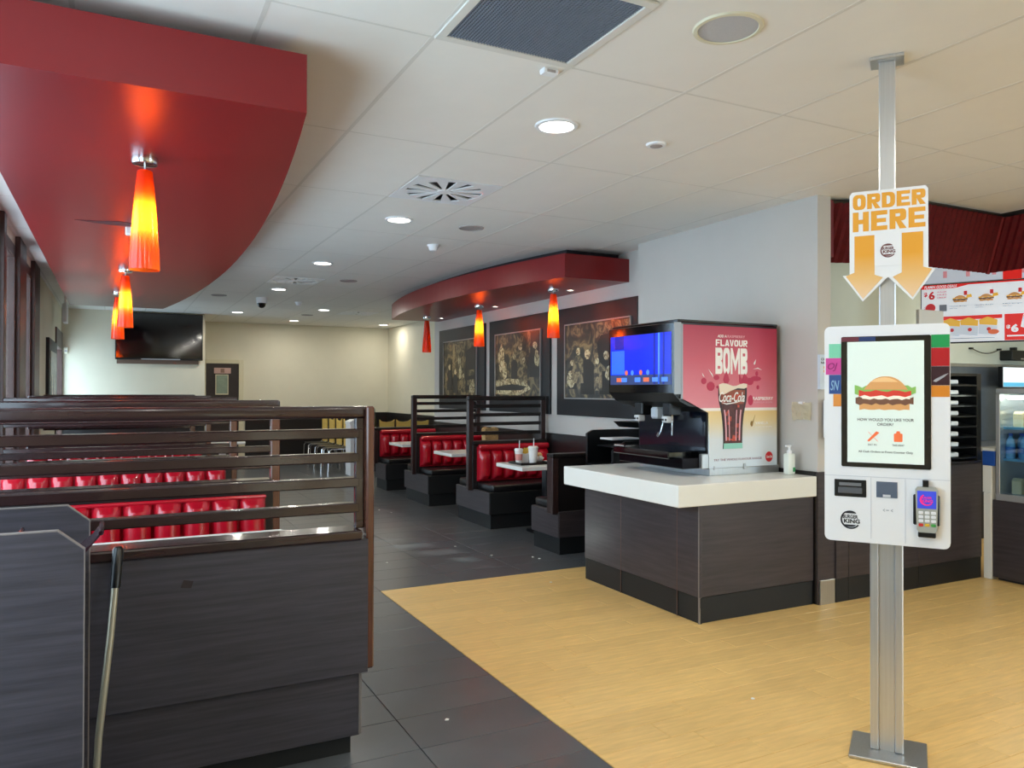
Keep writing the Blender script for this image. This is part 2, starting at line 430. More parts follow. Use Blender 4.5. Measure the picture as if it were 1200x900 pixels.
# portals let the daylight in through the real openings
def portal(loc, rot, sx, sy):
    l = bpy.data.lights.new('daylight_portal', 'AREA'); l.shape = 'RECTANGLE'; l.size = sx; l.size_y = sy
    l.cycles.is_portal = True
    o = bpy.data.objects.new('daylight_portal', l); COL.objects.link(o); o.location = loc; o.rotation_euler = rot
portal((XL-.2, 5.3, 1.55), (0, R(-90), 0), 2.2, 8.3)
portal((XL-.2, 13.9, 1.2), (0, R(-90), 0), 2.2, 1.3)
portal((7.45, -3.7, 1.37), (R(90), 0, 0), 3.7, 2.5)

# ================================================================== SOFFITS
def soffit(label, pts, inset):
    t = thing('ceiling_soffit', label, 'soffit', (0, 0, 2.48))
    ob('soffit_body', prism(nb(), pts, 0, .22, 'z'), soff_m, t)
    ob('hanger_block', prism(nb(), inset, .22, CZ-2.48, 'z'), dark_m, t)
    return t
def arc3(p, m, q, n=28):
    # circle through three points
    ax, ay = p; bx, by = m; cx, cy = q
    d = 2*(ax*(by-cy)+bx*(cy-ay)+cx*(ay-by))
    ux = ((ax*ax+ay*ay)*(by-cy)+(bx*bx+by*by)*(cy-ay)+(cx*cx+cy*cy)*(ay-by))/d
    uy = ((ax*ax+ay*ay)*(cx-bx)+(bx*bx+by*by)*(ax-cx)+(cx*cx+cy*cy)*(bx-ax))/d
    r = math.hypot(ax-ux, ay-uy)
    a0 = math.atan2(ay-uy, ax-ux); a1 = math.atan2(cy-uy, cx-ux)
    while a1-a0 > PI: a1 -= 2*PI
    while a1-a0 < -PI: a1 += 2*PI
    return [(ux+r*math.cos(a0+(a1-a0)*i/n), uy+r*math.sin(a0+(a1-a0)*i/n)) for i in range(n+1)]
la = arc3((.640, 2.945), (.875, 6.6), (.56, 10.98))
ptsL = [(-.49, 2.945)] + la + [(-.49, 10.98)]
insL = [(-.34, 3.12)] + [(x-.17, max(3.12, min(10.85, y))) for x, y in la] + [(-.34, 10.85)]
soffL = soffit('large red curved ceiling soffit over the left booths', ptsL, insL)
ra = arc3((3.68, 6.12), (3.375, 8.5), (3.66, 11.05))
ptsR = [(4.40, 6.12)] + ra + [(4.40, 11.05)]
insR = [(4.40, 6.30)] + [(x+.17, max(6.30, min(10.95, y))) for x, y in ra] + [(4.40, 10.95)]
soffR = soffit('red curved ceiling soffit above the framed pictures', ptsR, insR)
# torn paint and junction box where a pendant is missing
scar_m = mat('torn_paint_dark', (70, 14, 18), .7, var=.4, scale=30)
sc = [(-.22, 5.45), (-.10, 5.43), (.02, 5.38), (.11, 5.40), (.10, 5.50), (-.02, 5.52), (-.12, 5.49)]
ob('torn_paint', prism(nb(), sc, -.002, .0005, 'z'), scar_m, soffL)
ob('junction_box', bb(.06, .14, 5.52, 5.58, -.05, 0, bev=.006), wplas_m, soffL)

# pendants
def shade_mat(name, z0, z1):
    m = bpy.data.materials.new(name); m.use_nodes = True
    nt = m.node_tree; N = nt.nodes; L = nt.links
    for x in list(N):
        if x.type != 'OUTPUT_MATERIAL': N.remove(x)
    out = [x for x in N if x.type == 'OUTPUT_MATERIAL'][0]
    d = N.new('ShaderNodeBsdfDiffuse'); t = N.new('ShaderNodeBsdfTranslucent'); gl = N.new('ShaderNodeBsdfGlossy')
    m1 = N.new('ShaderNodeMixShader'); m2 = N.new('ShaderNodeMixShader')
    d.inputs[0].default_value = (.75, .035, .012, 1); t.inputs[0].default_value = (1.0, .16, .010, 1)
    gl.inputs['Roughness'].default_value = .15; m1.inputs[0].default_value = .72; m2.inputs[0].default_value = .05
    L.new(d.outputs[0], m1.inputs[1]); L.new(t.outputs[0], m1.inputs[2])
    L.new(m1.outputs[0], m2.inputs[1]); L.new(gl.outputs[0], m2.inputs[2]); L.new(m2.outputs[0], out.inputs['Surface'])
    return m
shade_m = shade_mat('red_orange_shade_glass', 0, 1)
bulb_m = mat('lit_bulb', (255, 196, 90), .4, emis=95, ecol=(255, 214, 140))
bulb0_m = mat('unlit_bulb', (220, 210, 200), .3)
def pendant(x, y, label, lit=True, power=60):
    t = thing('pendant_lamp', label, 'pendant lamp', (x, y, 2.48), group='red cone pendant lamps')
    ob('ceiling_canopy', lathe(nb(), [(.030, -.032), (.052, -.030), (.056, -.02), (.056, 0)], n=24), chrome_m, t, True)
    ob('cord', lathe(nb(), [(.004, -.07), (.004, -.03)], n=8), steel_m, t)
    prof = [(.026, -.058), (.032, -.062), (.039, -.13), (.048, -.24), (.056, -.35), (.062, -.44), (.064, -.505)]
    ob('shade', lathe(nb(), prof, n=28, cap=False), shade_m, t, True)
    b = ob('bulb', lathe(nb(), [(.006, -.21), (.014, -.23), (.018, -.28), (.014, -.32), (.004, -.34)], n=12), bulb_m if lit else bulb0_m, t, True)
    ob('lamp_holder', lathe(nb(), [(.014, -.06), (.014, -.20)], n=12), wplas_m, t, True)
    return t
pendant(.119, 3.851, 'nearest glowing red cone pendant under the left soffit')
pendant(.084, 7.50, 'glowing red cone pendant under the left soffit, second from the viewer')
pendant(.035, 9.28, 'glowing red cone pendant under the left soffit, nearest the television')
pendant(3.99, 6.86, 'glowing red cone pendant before the picture nearest the drinks machine')
pendant(3.985, 8.66, 'glowing red cone pendant before the middle framed picture')
pendant(3.95, 10.36, 'unlit dark red cone pendant at the far tip of the soffit', lit=False)

# ================================================================== CEILING FITTINGS
lit_m = mat('lit_downlight_lens', (255, 252, 240), .4, emis=9)
def downlight(x, y, label, p=11, shown=True):
    t = thing('ceiling_downlight', label, 'downlight', (x, y, CZ), group='round ceiling downlights')
    ob('trim_ring', lathe(nb(), [(.085, -.0005), (.088, -.010), (.106, -.008), (.11, .0)], n=32, cap=False), wplas_m, t, True)
    ob('lens', lathe(nb(), [(.0, -.004), (.086, -.004)], n=32, cap=False), lit_m, t)
    lamp('downlight_beam', 'AREA', (0, 0, -.014), p, (1.0, .955, .86), t, size=.16)
    return t
for k, (x, y, lb) in enumerate([
    (1.972, 3.362, 'nearest lit downlight beside the square return grille'),
    (1.972, 5.781, 'lit downlight just past the nearest swirl diffuser'),
    (1.94, 8.145, 'lit downlight just before the second swirl diffuser'),
    (1.93, 10.52, 'lit downlight beside the dome security camera'),
    (1.88, 13.98, 'lit downlight close to the dark door and television'),
    (3.07, 15.18, 'lit downlight against the cream back wall, middle one'),
    (3.10, 12.91, 'lit downlight over the yellow chairs and white bin'),
    (4.89, 15.29, 'lit downlight in the far right corner by the red soffit tip')]):
    downlight(x, y, lb, p=8 if x > 4 else 11)
for k, (x, y) in enumerate([(1.972, .95), (3.76, .95), (5.56, 1.6), (.17, .95), (7.4, 2.4), (7.4, 4.2), (1.972, -1.5), (4.4, -1.5), (7.4, -.6)]):
    t = downlight(x, y, ('lit downlight just in front of the nearest one', 'lit downlight above the kiosk queue', 'lit downlight above the till front', 'lit downlight by the near left windows', 'lit downlight over the till staff side', 'lit downlight over the kitchen worktop', 'lit downlight by the shop door', 'lit downlight by the shop-front window', 'lit downlight in the near right corner')[k], p=11)
    t['group'] = 'downlights over the ordering area'
def spot(y, label):
    t = thing('soffit_spotlight', label, 'spotlight', (4.21, y, 2.48), group='small spotlights in the right soffit')
    ob('trim_ring', lathe(nb(), [(.030, -.001), (.032, -.006), (.042, -.005), (.045, 0)], n=20, cap=False), chrome_m, t, True)
    ob('lens', lathe(nb(), [(0, -.003), (.031, -.003)], n=20, cap=False), lit_m, t)
    l = lamp('spot_beam', 'SPOT', (0, 0, -.012), 26, (1.0, .88, .6), t, size=.03, rot=(0, R(12), 0))
    l.data.spot_size = R(75); l.data.spot_blend = .6
spot(6.89, 'small lit spotlight above the picture nearest the drinks machine')
spot(8.67, 'small lit spotlight above the middle picture')
spot(10.45, 'small lit spotlight above the farthest picture')
# square return grille
t = thing('return_air_grille', 'large square grey mesh return air grille in ceiling', 'air grille', (GX+.3, GY-.3, CZ))
gfr = nb()
for a in ((-.298, .298, -.298, -.262), (-.298, .298, .262, .298), (-.298, -.262, -.262, .262), (.262, .298, -.262, .262)):
    box(gfr, a[0], a[1], a[2], a[3], -.008, .004, bev=.002)
ob('frame', gfr, grid_m, t)
mesh_m = mat('grey_mesh_bars', (120, 128, 142), .5)
ob('backing', bb(-.262, .262, -.262, .262, .012, .02), mat('grille_shadow', (34, 38, 46), .9), t)
bars = nb()
for k in range(42):
    v = -.256+.512*k/41
    box(bars, -.262, .262, v-.0022, v+.0022, -.002, .010); box(bars, v-.0022, v+.0022, -.262, .262, -.0035, .008)
o = ob('mesh_bars', bars, mesh_m, t); o['kind'] = 'stuff'
# swirl diffusers
def diffuser(x, y, label):
    t = thing('swirl_diffuser', label, 'air diffuser', (x, y, CZ), group='square swirl ceiling diffusers')
    f = nb()
    pl_ = [(-.292, -.292), (.292, -.292), (.292, .292), (-.292, .292)]
    box(f, -.292, .292, -.292, .292, .022, .028)
    ob('backing', f, black_m, t)
    # white square plate with radial slots: built as sectors
    n = 12
    pl2 = nb()
    def sq(a, r=.292):
        c, s = math.cos(a), math.sin(a); k = r/max(abs(c), abs(s)); return (c*k, s*k)
    for k in range(n):
        a0 = 2*PI*k/n; a1 = a0+2*PI/n*.46
        q = [(.05*math.cos(a0), .05*math.sin(a0)), (.262*math.cos(a0-.05), .262*math.sin(a0-.05)), (.262*math.cos(a1), .262*math.sin(a1)), (.05*math.cos(a1), .05*math.sin(a1))]
        prism(pl2, q, -.004+.0, .004, 'z')
    ob('vane_plate', pl2, wplas_m, t)
    rim = nb()
    m_ = 48
    for k in range(m_):
        a0, a1 = 2*PI*k/m_, 2*PI*(k+1)/m_
        prism(rim, [(.258*math.cos(a0), .258*math.sin(a0)), sq(a0), sq(a1), (.258*math.cos(a1), .258*math.sin(a1))], -.005, .004, 'z')
    ob('frame', rim, wplas_m, t)
    ob('hub', lathe(nb(), [(.0, -.008), (.05, -.007), (.056, .004)], n=20, cap=False), wplas_m, t, True)
    return t
diffuser(GX+.9, GY+1.2+.9, 'nearest square swirl diffuser with open black slots')
diffuser(GX+.9, GY+6+.9, 'square swirl diffuser behind the second downlight')
diffuser(GX+.6*4.5, GY+9.6+.9, 'small far swirl diffuser near the red soffit tip')
spk_m = mat('speaker_mesh', (190, 190, 194), .6, var=.05, scale=200)
spk2_m = mat('speaker_mesh_dim', (168, 160, 158), .6, var=.05, scale=200)
def speaker(x, y, r, label, m=spk2_m):
    t = thing('ceiling_speaker', label, 'ceiling speaker', (x, y, CZ), group='round ceiling speakers')
    ob('rim', lathe(nb(), [(r*.84, -.004), (r*.86, -.008), (r*.97, -.007), (r, 0)], n=32, cap=False), mat('cream_rim', (222, 216, 190), .5) if m is spk_m else spk2_m, t, True)
    ob('grille', lathe(nb(), [(0, -.003), (r*.86, -.003)], n=32, cap=False), m, t)
speaker(1.998, 2.167, .128, 'large round ceiling speaker with cream rim nearest the viewer', spk_m)
speaker(2.60, 5.81, .105, 'round grey ceiling speaker past the first diffuser')
speaker(2.54, 9.33, .105, 'round grey ceiling speaker beside the second diffuser')
speaker(1.31, 11.6, .105, 'round grey ceiling speaker near the red left soffit')
speaker(3.05, 13.93, .105, 'round grey ceiling speaker near the back wall')
t = thing('motion_sensor', 'small round white ceiling sensor right of the nearest downlight', 'sensor', (2.60, 3.37, CZ))
ob('rim', lathe(nb(), [(.040, -.012), (.052, -.010), (.056, 0)], n=24), wplas_m, t, True)
ob('lens', lathe(nb(), [(0, -.018), (.02, -.016), (.034, -.012)], n=20, cap=False), spk2_m, t, True)
def smoke(x, y, label):
    t = thing('smoke_detector', label, 'smoke detector', (x, y, CZ), group='white smoke detectors')
    ob('mount', lathe(nb(), [(.054, -.016), (.056, 0)], n=24), wplas_m, t, True)
    ob('chamber', lathe(nb(), [(.018, -.058), (.034, -.052), (.040, -.036), (.046, -.016)], n=24), wplas_m, t, True)
smoke(2.60, 6.66, 'white smoke detector beyond the grey speaker near red soffit')
smoke(2.49, 11.96, 'small smoke detector far down the ceiling beside the camera dome')
t = thing('security_camera', 'dome security camera with black lens on far ceiling', 'camera', (1.9, 11.66, CZ))
ob('housing', lathe(nb(), [(.07, -.08), (.08, -.05), (.08, 0)], n=24), wplas_m, t, True)
ob('dome', lathe(nb(), [(0, -.15), (.03, -.142), (.055, -.118), (.066, -.08)], n=24, cap=False), blackg_m, t, True)
t = thing('emergency_light_box', 'small white box fitted beside the return grille corner', 'ceiling box', (1.60, 2.79, CZ))
ob('box_body', bb(-.035, .035, -.02, .02, -.022, 0, bev=.004), wplas_m, t)
ob('indicator', bb(-.02, .02, -.021, -.019, -.018, -.006), spk2_m, t)
# exit signs near the far left corner
t = thing('exit_sign', 'white hanging exit sign edge-on in the far left corner', 'sign', (-.62, 12.7, 2.54))
ob('sign_panel', bb(-.03, .03, -.20, .20, -.16, .1, bev=.008), wplas_m, t)
ob('stem', bb(-.012, .012, -.02, .02, .1, CZ-2.54), wplas_m, t)
grn = mat('sign_green', (40, 130, 80), .5)
s2 = thing('wall_alarm_box', 'small cream alarm box on the television wall', 'alarm box', (-.70, 14.69, 2.08))
ob('box_body', bb(-.03, .03, -.05, 0, -.05, .05, bev=.008), wall_m, s2)
ob('vent', bb(-.02, .02, -.053, -.049, -.03, .0), spk2_m, s2)
# ================================================================== BOOTHS
def tuft_mesh(w, h, d):
    """one padded channel of a back cushion, bulging towards -y, top at h"""
    bm = nb()
    nx, nz = 8, 8
    grid = []
    for j in range(nz+1):
        row = []
        v = j/nz
        for i in range(nx+1):
            u = i/nx*2-1
            bul = d*(max(0, 1-abs(u)**2.1))**.5
            bul *= (1-max(0, (v-.80)/.20)**2.2*.75)*(1-max(0, (.12-v)/.12)**2*.6)
            row.append(bm.verts.new((u*w/2*.985, -bul, v*h)))
        grid.append(row)
    for j in range(nz):
        for i in range(nx):
            bm.faces.new((grid[j][i], grid[j][i+1], grid[j+1][i+1], grid[j+1][i]))
    back = [bm.verts.new((sx*w/2*.985, .01, zz)) for sx, zz in ((-1, 0), (1, 0), (1, h), (-1, h))]
    bm.faces.new(back[::-1])
    bm.faces.new([grid[j][0] for j in range(nz, -1, -1)]+[back[0], back[3]])
    bm.faces.new([grid[j][nx] for j in range(nz+1)]+[back[2], back[1]])
    bm.faces.new([grid[0][i] for i in range(nx+1)]+[back[1], back[0]])
    bm.faces.new([grid[nz][i] for i in range(nx, -1, -1)]+[back[3], back[2]])
    return bm
TM = {}
def back_cushion(t, x0, x1, yface, side, zb=.47, zt=.745, zroll=.80, n=None):
    rl = .013; zt = .785
    if x0 > 2: zb, zt, zroll, rl = .48, .79, .850, .034
    n = n or max(1, round((x1-x0)/.152)); w = (x1-x0)/n
    key = (round(w, 4), zt)
    if key not in TM: TM[key] = mesh('tuft', tuft_mesh(w, zt-zb, .078), vinyl_m, True)
    root = ob('back_cushion', bb(x0, x1, min(yface, yface+side*.03), max(yface, yface+side*.03), zb-.02, zroll-.02), vinyl_m, t)
    for k in range(n):
        ob('tuft', TM[key], None, root, loc=(x0+w*(k+.5), yface+side*.03, zb), rot=(0, 0, 0 if side < 0 else PI))
    ob('top_roll', tube(nb(), [(x0, yface+side*.045, zroll-rl*.8), (x0+.01, yface+side*.045, zroll-rl*.8), (x1-.01, yface+side*.045, zroll-rl*.8), (x1, yface+side*.045, zroll-rl*.8)], [rl*.65, rl, rl, rl*.65], 12), vinyl_m, root, True)
def seat(t, x0, x1, ya, yb):
    s = nb(); box(s, x0, x1, ya, yb, .375, .452, bev=.022, seg=3)
    ob('seat_cushion', s, bvinyl_m, t, True)
def slat_divider(t, x0, x1, y, post_x, wall_post=None, wood=rail_m, pm=post_m, hd=.03, zs=None, ztop=1.375):
    """post_x: (xa, xb) aisle-end post"""
    zs = zs or (1.266, 1.170, 1.072, .971)
    a, b = post_x
    ob('end_post', bb(a, b, y-hd, y+hd, .36, ztop-.045, bev=.006), pm, t)
    lo, hi = min(x0, a, b), max(x1, a, b)
    ob('top_rail', bb(lo, hi, y-hd-.004, y+hd+.004, ztop-.048, ztop, bev=.012, seg=3), wood, t, True)
    for z in zs:
        ob('slat', bb(x0, x1, y-hd+.006, y+hd-.006, z-.019, z+.019, bev=.004), wood, t)
    ob('bottom_rail', bb(x0, x1, y-.072, y+.072, .850, .888, bev=.008, seg=2), wood, t)
    for p in (wall_post or []):
        ob('post', bb(p-.03, p+.03, y-hd+.002, y+hd-.002, .888, ztop-.045, bev=.004), pm, t)
def booth(label, x0, x1, yc, front=True, back=True, divider=True, aisle='right', near_panel=False, post_m_=post_m, wood=rail_m, group=None, depth=.44, bd=None):
    """x0..x1 bench; front seat faces -y, back seat faces +y"""
    t = thing('booth_bench', label, 'booth', (0, yc, 0), group=group)
    ya = -depth if front else -.055
    yb = depth if back else .055
    inset = .02
    bx0, bx1 = (x0, x1-.02) if aisle == 'right' else (x0+.02, x1)
    kx0, kx1 = (x0, x1-.035) if aisle == 'right' else (x0+.035, x1)
    ob('base', bb(bx0, bx1, ya if not (near_panel and aisle == 'right') else -.02, yb, .15, .378, bev=.003), kick_m if not near_panel else lam_m, t)
    if not near_panel or aisle == 'left':
        ax_ = (bx0-.008, bx0) if aisle == 'left' else (bx1, bx1+.008)
        ob('aisle_panel', bb(ax_[0], ax_[1], ya+.004, yb-.004, .152, .376, bev=.002), lamy_m, t)
    ob('kick_board', bb(kx0, kx1, (ya+.015) if not (near_panel and aisle == 'right') else -.01, yb-.015, 0, .15), kick_m, t)
    ob('back_core', bb(x0, x1, -.045, .045, .37, .850, bev=.003), bkwood_m, t)
    cx0, cx1 = (x0, x1-.05) if aisle == 'right' else (x0+.05, x1)
    if front:
        seat(t, cx0, cx1+(.03 if aisle == 'right' else 0), ya, -.05); back_cushion(t, cx0, cx1, -.045, -1)
    if back:
        seat(t, cx0, cx1, .05, yb); back_cushion(t, cx0, cx1, .045, 1)
    if divider:
        if aisle == 'right': slat_divider(t, x0, x1-.005, 0, (x1-.01, x1+.045), [x0+.35] if False else [], wood, post_m_)
        else: slat_divider(t, x0, x1, 0, (x0-.045, x0+.02), [x1-.03], wood, post_m_)
    else:
        px = (x1-.01, x1+.045) if aisle == 'right' else (x0-.045, x0+.02)
        ob('end_post', bb(px[0], px[1], -.05, .05, .36, .852, bev=.006), post_m_, t)
        ob('cap_rail', bb(min(x0, px[0]), max(x1, px[1]), -.055, .055, .850, .885, bev=.008, seg=2), bkwood_m, t)
    return t
LG = 'left booth benches with slat dividers'; RG = 'right booth benches with slat dividers'
# --- left row.  The nearest one shows its dark panelled back to the viewer
XA = .88
t = booth('nearest left slat divider and booth with dark panelled back', XL+.03, XA, 3.06, front=False, back=True, aisle='right', near_panel=True, group=LG)
for c in list(t.children):
    if c.name.startswith('end_post'): bpy.data.objects.remove(c)
ob('end_post', bb(.895, .926, -.055, .04, .335, 1.375, bev=.006), post_m, t)
ob('post', bb(.858, .895, -.022, .004, .888, 1.33, bev=.004), rail_m, t)
ob('back_panel', bb(XL+.03, .900, -.062, -.045, .325, .850, bev=.002), lamv_m, t)
ob('lower_panel', bb(XL+.03, .872, -.040, -.026, .075, .325, bev=.002), lamv_m, t)
ob('panel_edge_strip', bb(.868, .880, -.044, .01, .08, .325, bev=.002), edge_m, t)
ob('panel_scuff', prism(nb(), [(.215, .735), (.25, .73), (.258, .755), (.225, .762)], -.0635, -.0618), mat('scuff', (48, 36, 36), .6), t)
# --- the rest of the left row
for yc, lb in ((5.0, 'second left booth bench behind the nearest divider'), (6.9, 'third left booth bench with slat divider'),
               (8.85, 'fourth left booth bench with slat divider'), (10.7, 'farthest left booth bench before the television wall')):
    booth(lb, XL+.03, XA, yc, aisle='right', group=LG)
# --- right row
XB = 3.44
t = booth('nearest right booth bench with solid dark back beside the drinks counter', XB, 4.35, 5.90, front=False, back=True, divider=False, aisle='left', near_panel=True, group=RG, post_m_=mat('dark_post', (52, 34, 32), .3, var=.2, scale=4))
booth('right booth bench with slat divider before the middle picture', XB, 4.35, 7.68, aisle='left', wood=bkwood_m, post_m_=mat('dark_post', (52, 34, 32), .3, var=.2, scale=4), group=RG)
booth('right booth bench with slat divider before the farthest picture', XB, 4.35, 9.44, aisle='left', wood=bkwood_m, post_m_=MT['dark_post'], group=RG)
booth('farthest right booth bench with low red back', XB, 4.35, 11.12, front=True, back=False, divider=False, aisle='left', group=RG, post_m_=MT['dark_post'])

# ================================================================== TABLES
def table(x0, x1, y0, y1, label, group):
    t = thing('booth_table', label, 'table', ((x0+x1)/2, (y0+y1)/2, 0), group=group)
    w, d = (x1-x0)/2, (y1-y0)/2
    ob('table_top', bb(-w, w, -d, d, .664, .702, bev=.006, seg=2), white_m, t)
    ob('pedestal', bb(-.045, .045, -.045, .045, .03, .664, bev=.004), black_m, t)
    ob('foot_plate', bb(-.16, .16, -.16, .16, 0, .03, bev=.006), black_m, t)
for (a, b), lb in zip(((3.63, 4.23), (5.62, 6.22), (7.55, 8.15), (9.48, 10.08)),
    ('white table in the nearest left booth', 'white table in the second left booth', 'white table in the third left booth', 'white table in the fourth left booth')):
    table(-.62, .80, a, b, lb, 'white tables in the left booths')
for (a, b), lb in zip(((6.56, 7.12), (8.30, 8.86), (10.02, 10.58)),
    ('white table carrying a tray of fast food cups', 'white table with a brown paper bag', 'far white table with a small black tray')):
    table(3.47, 4.36, a, b, lb, 'white tables in the right booths')

# food on the nearest right table
TZ = .702
def tray(x, y, w, d, label, rz=0):
    t = thing('food_tray', label, 'tray', (x, y, TZ), rz)
    ob('tray_base', bb(-w/2, w/2, -d/2, d/2, 0, .008, bev=.003), black_m, t)
    rim = nb()
    for a in ((-w/2, w/2, -d/2, -d/2+.015), (-w/2, w/2, d/2-.015, d/2), (-w/2, -w/2+.015, -d/2, d/2), (w/2-.015, w/2, -d/2, d/2)):
        box(rim, a[0], a[1], a[2], a[3], .006, .022, bev=.003)
    ob('tray_rim', rim, black_m, t)
tray(3.72, 6.86, .34, .28, 'black plastic tray under paper cups and fries')
tray(3.92, 10.15, .34, .26, 'small black tray on the far right table')
cup_m = mat('paper_cup_white', (238, 236, 232), .5); cupr_m = mat('paper_cup_pink', (228, 150, 140), .5)
def cup(x, y, h, r, label, band=False):
    t = thing('paper_cup', label, 'cup', (x, y, TZ+.008), group='paper cups on the tray')
    ob('cup_body', lathe(nb(), [(r*.72, 0), (r, h)], n=20), cup_m, t, True)
    ob('lid', lathe(nb(), [(r*1.06, h), (r*1.06, h+.008), (r*.95, h+.014), (r*.9, h+.02)], n=20), cup_m, t, True)
    ob('straw', tube(nb(), [(0.004, 0, h*.3), (.010, .004, h+.10)], .0045, 8), wplas_m, t, True)
    if band:
        ob('printed_band', lathe(nb(), [(r*.80, h*.22), (r*.93, h*.72)], n=20, cap=False), cupr_m, t, True)
        t.children[-1].scale = (1.02, 1.02, 1)
cup(3.625, 6.92, .125, .042, 'paper cup with straw and pink print, left one on the tray', True)
cup(3.735, 6.82, .15, .050, 'taller white paper cup with straw on the tray')
fy = mat('fries_yellow', (236, 196, 84), .6)
t = thing('fries_carton', 'carton of yellow fries between the two paper cups', 'fries', (3.71, 6.95, TZ+.008))
ob('carton', prism(nb(), [(-.035, 0), (.035, 0), (.05, .10), (.0, .085), (-.05, .10)], -.018, .018), cup_m, t)
fr = nb()
random.seed(3)
for k in range(12):
    x = -.04+.08*k/11; box(fr, x-.004, x+.004, -.008+random.uniform(-.006, .006), .0+random.uniform(0, .006), .03, .12+random.uniform(0, .03))
o = ob('fries', fr, fy, t); o['kind'] = 'stuff'
t = thing('paper_wrapper', 'crumpled cream paper wrapper on the right of the tray', 'wrapper', (3.835, 6.88, TZ+.010))
wr = nb(); bmesh.ops.create_icosphere(wr, subdivisions=2, radius=.05)
for v in wr.verts: v.co = Vector((v.co.x*1.0, v.co.y*.8, (v.co.z+.05)*.8))*random.uniform(.8, 1.15)
ob('crumpled_paper', wr, cup_m, t)
ob('burger_bit', lathe(nb(), [(.03, .06), (.034, .075), (.02, .095), (.004, .10)], n=14), mat('bun_tan', (226, 180, 120), .6), t, True)
t = thing('paper_bag', 'brown patterned paper bag standing on the second right table', 'paper bag', (4.06, 8.50, TZ))
bagm = mat('brown_bag_print', (176, 142, 92), .7, var=.35, scale=30)
ob('bag_body', prism(nb(), [(-.085, 0), (.085, 0), (.09, .27), (.06, .29), (.02, .275), (-.05, .29), (-.09, .275)], -.05, .05), bagm, t)
ob('fold', bb(-.088, .088, -.052, .052, .20, .206), bagm, t)
t = thing('napkin_box', 'small brown napkin box on a far left table', 'napkin box', (.45, 9.6, TZ))
ob('box_body', bb(-.11, .11, -.06, .06, 0, .17, bev=.004), bagm, t); ob('slot', bb(-.07, .07, -.062, -.058, .05, .11), cup_m, t)

# ================================================================== DRINKS COUNTER
t = thing('drinks_counter_base', 'dark wood panelled base of the drinks counter', 'counter', (0, 0, 0))
ob('carcass', bb(3.235, 4.205, 3.765, 5.04, .16, .73), kick_m, t)
def panel(nm, b, m): return ob(nm, bb(*b, bev=.002), m, t)
for a, b in ((3.735, 3.95), (3.954, 4.57), (4.574, 5.045)):
    panel('side_panel', (3.215, 3.235, a, b, .162, .73), lamy_m)
    panel('kick_panel', (3.222, 3.236, a, b, 0, .160), kick_m)
panel('front_panel', (3.237, 4.207, 3.742, 3.765, .162, .73), lam_m)
panel('kick_panel', (3.237, 4.207, 3.748, 3.766, 0, .160), kick_m)
panel('corner_strip', (3.212, 3.236, 3.738, 3.748, .0, .73), edge_m)
for y in (3.951, 4.571): panel('joint_strip', (3.2125, 3.218, y-.003, y+.003, 0, .73), mat('joint_brown', (98, 74, 68), .4))
ob('chipped_corner', prism(nb(), [(3.213, 0), (3.235, 0), (3.228, .05), (3.232, .085), (3.222, .10), (3.216, .06)], 3.7365, 3.739), mat('bare_chip', (150, 140, 128), .8), t)
t2 = thing('drinks_countertop', 'thick white solid countertop of the drinks counter', 'countertop', (0, 0, .73))
ob('slab', bb(3.035, 4.210, 3.716, 5.06, 0, .135, bev=.006, seg=2), white_m, t2)
#ob('splash_mat', bb(3.36, 4.10, 3.98, 4.92, .135, .139, bev=.001), mat('grey_stone_inlay', (196, 192, 176), .2, var=.06, scale=20), t2)
CT = .869

# hand sanitiser bottle
t = thing('sanitiser_bottle', 'white pump bottle of hand sanitiser on the countertop', 'pump bottle', (4.135, 3.885, .865))
ob('bottle_body', bb(-.034, .034, -.024, .024, 0, .145, bev=.010, seg=2), mat('frosted_bottle', (232, 238, 228), .35), t, True)
ob('collar', lathe(nb(), [(.018, .145), (.018, .163), (.008, .168), (.008, .192)], n=16), wplas_m, t, True)
ob('pump_head', bb(-.034, .012, -.010, .010, .190, .202, bev=.003), wplas_m, t)
ob('bottle_label', bb(.0346, .0352, -.015, .018, .02, .11), mat('bottle_green_print', (60, 150, 90), .5), t)
ob('bottle_label', bb(.008, .030, -.0252, -.0243, .02, .05), MT['bottle_green_print'], t)

# ================================================================== DRINKS MACHINE  (origin at its near front base corner on the counter)
t = thing('drinks_machine', 'black soda fountain with blue screen and pink side poster', 'drinks machine', (0, 4.045, .865))
D = .775
sidem = mat('machine_side_grey', (150, 152, 156), .35, metal=.4)
prof = [(3.56, .046), (4.19, .046), (4.19, 1.03), (3.30, 1.03), (3.30, .54), (3.327, .528), (3.553, .427), (3.553, .15), (3.56, .15)]
ob('cabinet', prism(nb(), prof, .006, D-.006), black_m, t)
ob('base_tray', bb(3.565, 4.20, -.004, D, 0.0, .052, bev=.003), steel_m, t)
hd = ob('screen_head', bb(3.268, 3.32, .0, D-.02, .556, 1.025, bev=.004), blackg_m, t)
ob('head_side_bezel', bb(3.266, 3.325, -.004, .004, .550, 1.026, bev=.002), sidem, t)
ob('head_underside', prism(nb(), [(3.27, .556), (3.46, .556), (3.553, .46), (3.40, .47), (3.33, .50)], .01, D-.02), black_m, t)
ob('top_lid', bb(3.30, 4.195, .0, D-.02, 1.026, 1.046, bev=.006), blackg_m, t)
blue_m = mat('blue_screen_glow', (12, 32, 190), .15, emis=.6, ecol=(20, 52, 240))
blue2_m = mat('dim_screen_glow', (48, 62, 108), .15, emis=.5, ecol=(56, 66, 104))
scr = ob('display', bb(3.2665, 3.2685, .03, D-.045, .615, .965), blue_m, t)
def sfl(nm, y0, y1, z0, z1, m): ob(nm, bb(3.2655, 3.2668, y0, y1, z0, z1), m, scr)
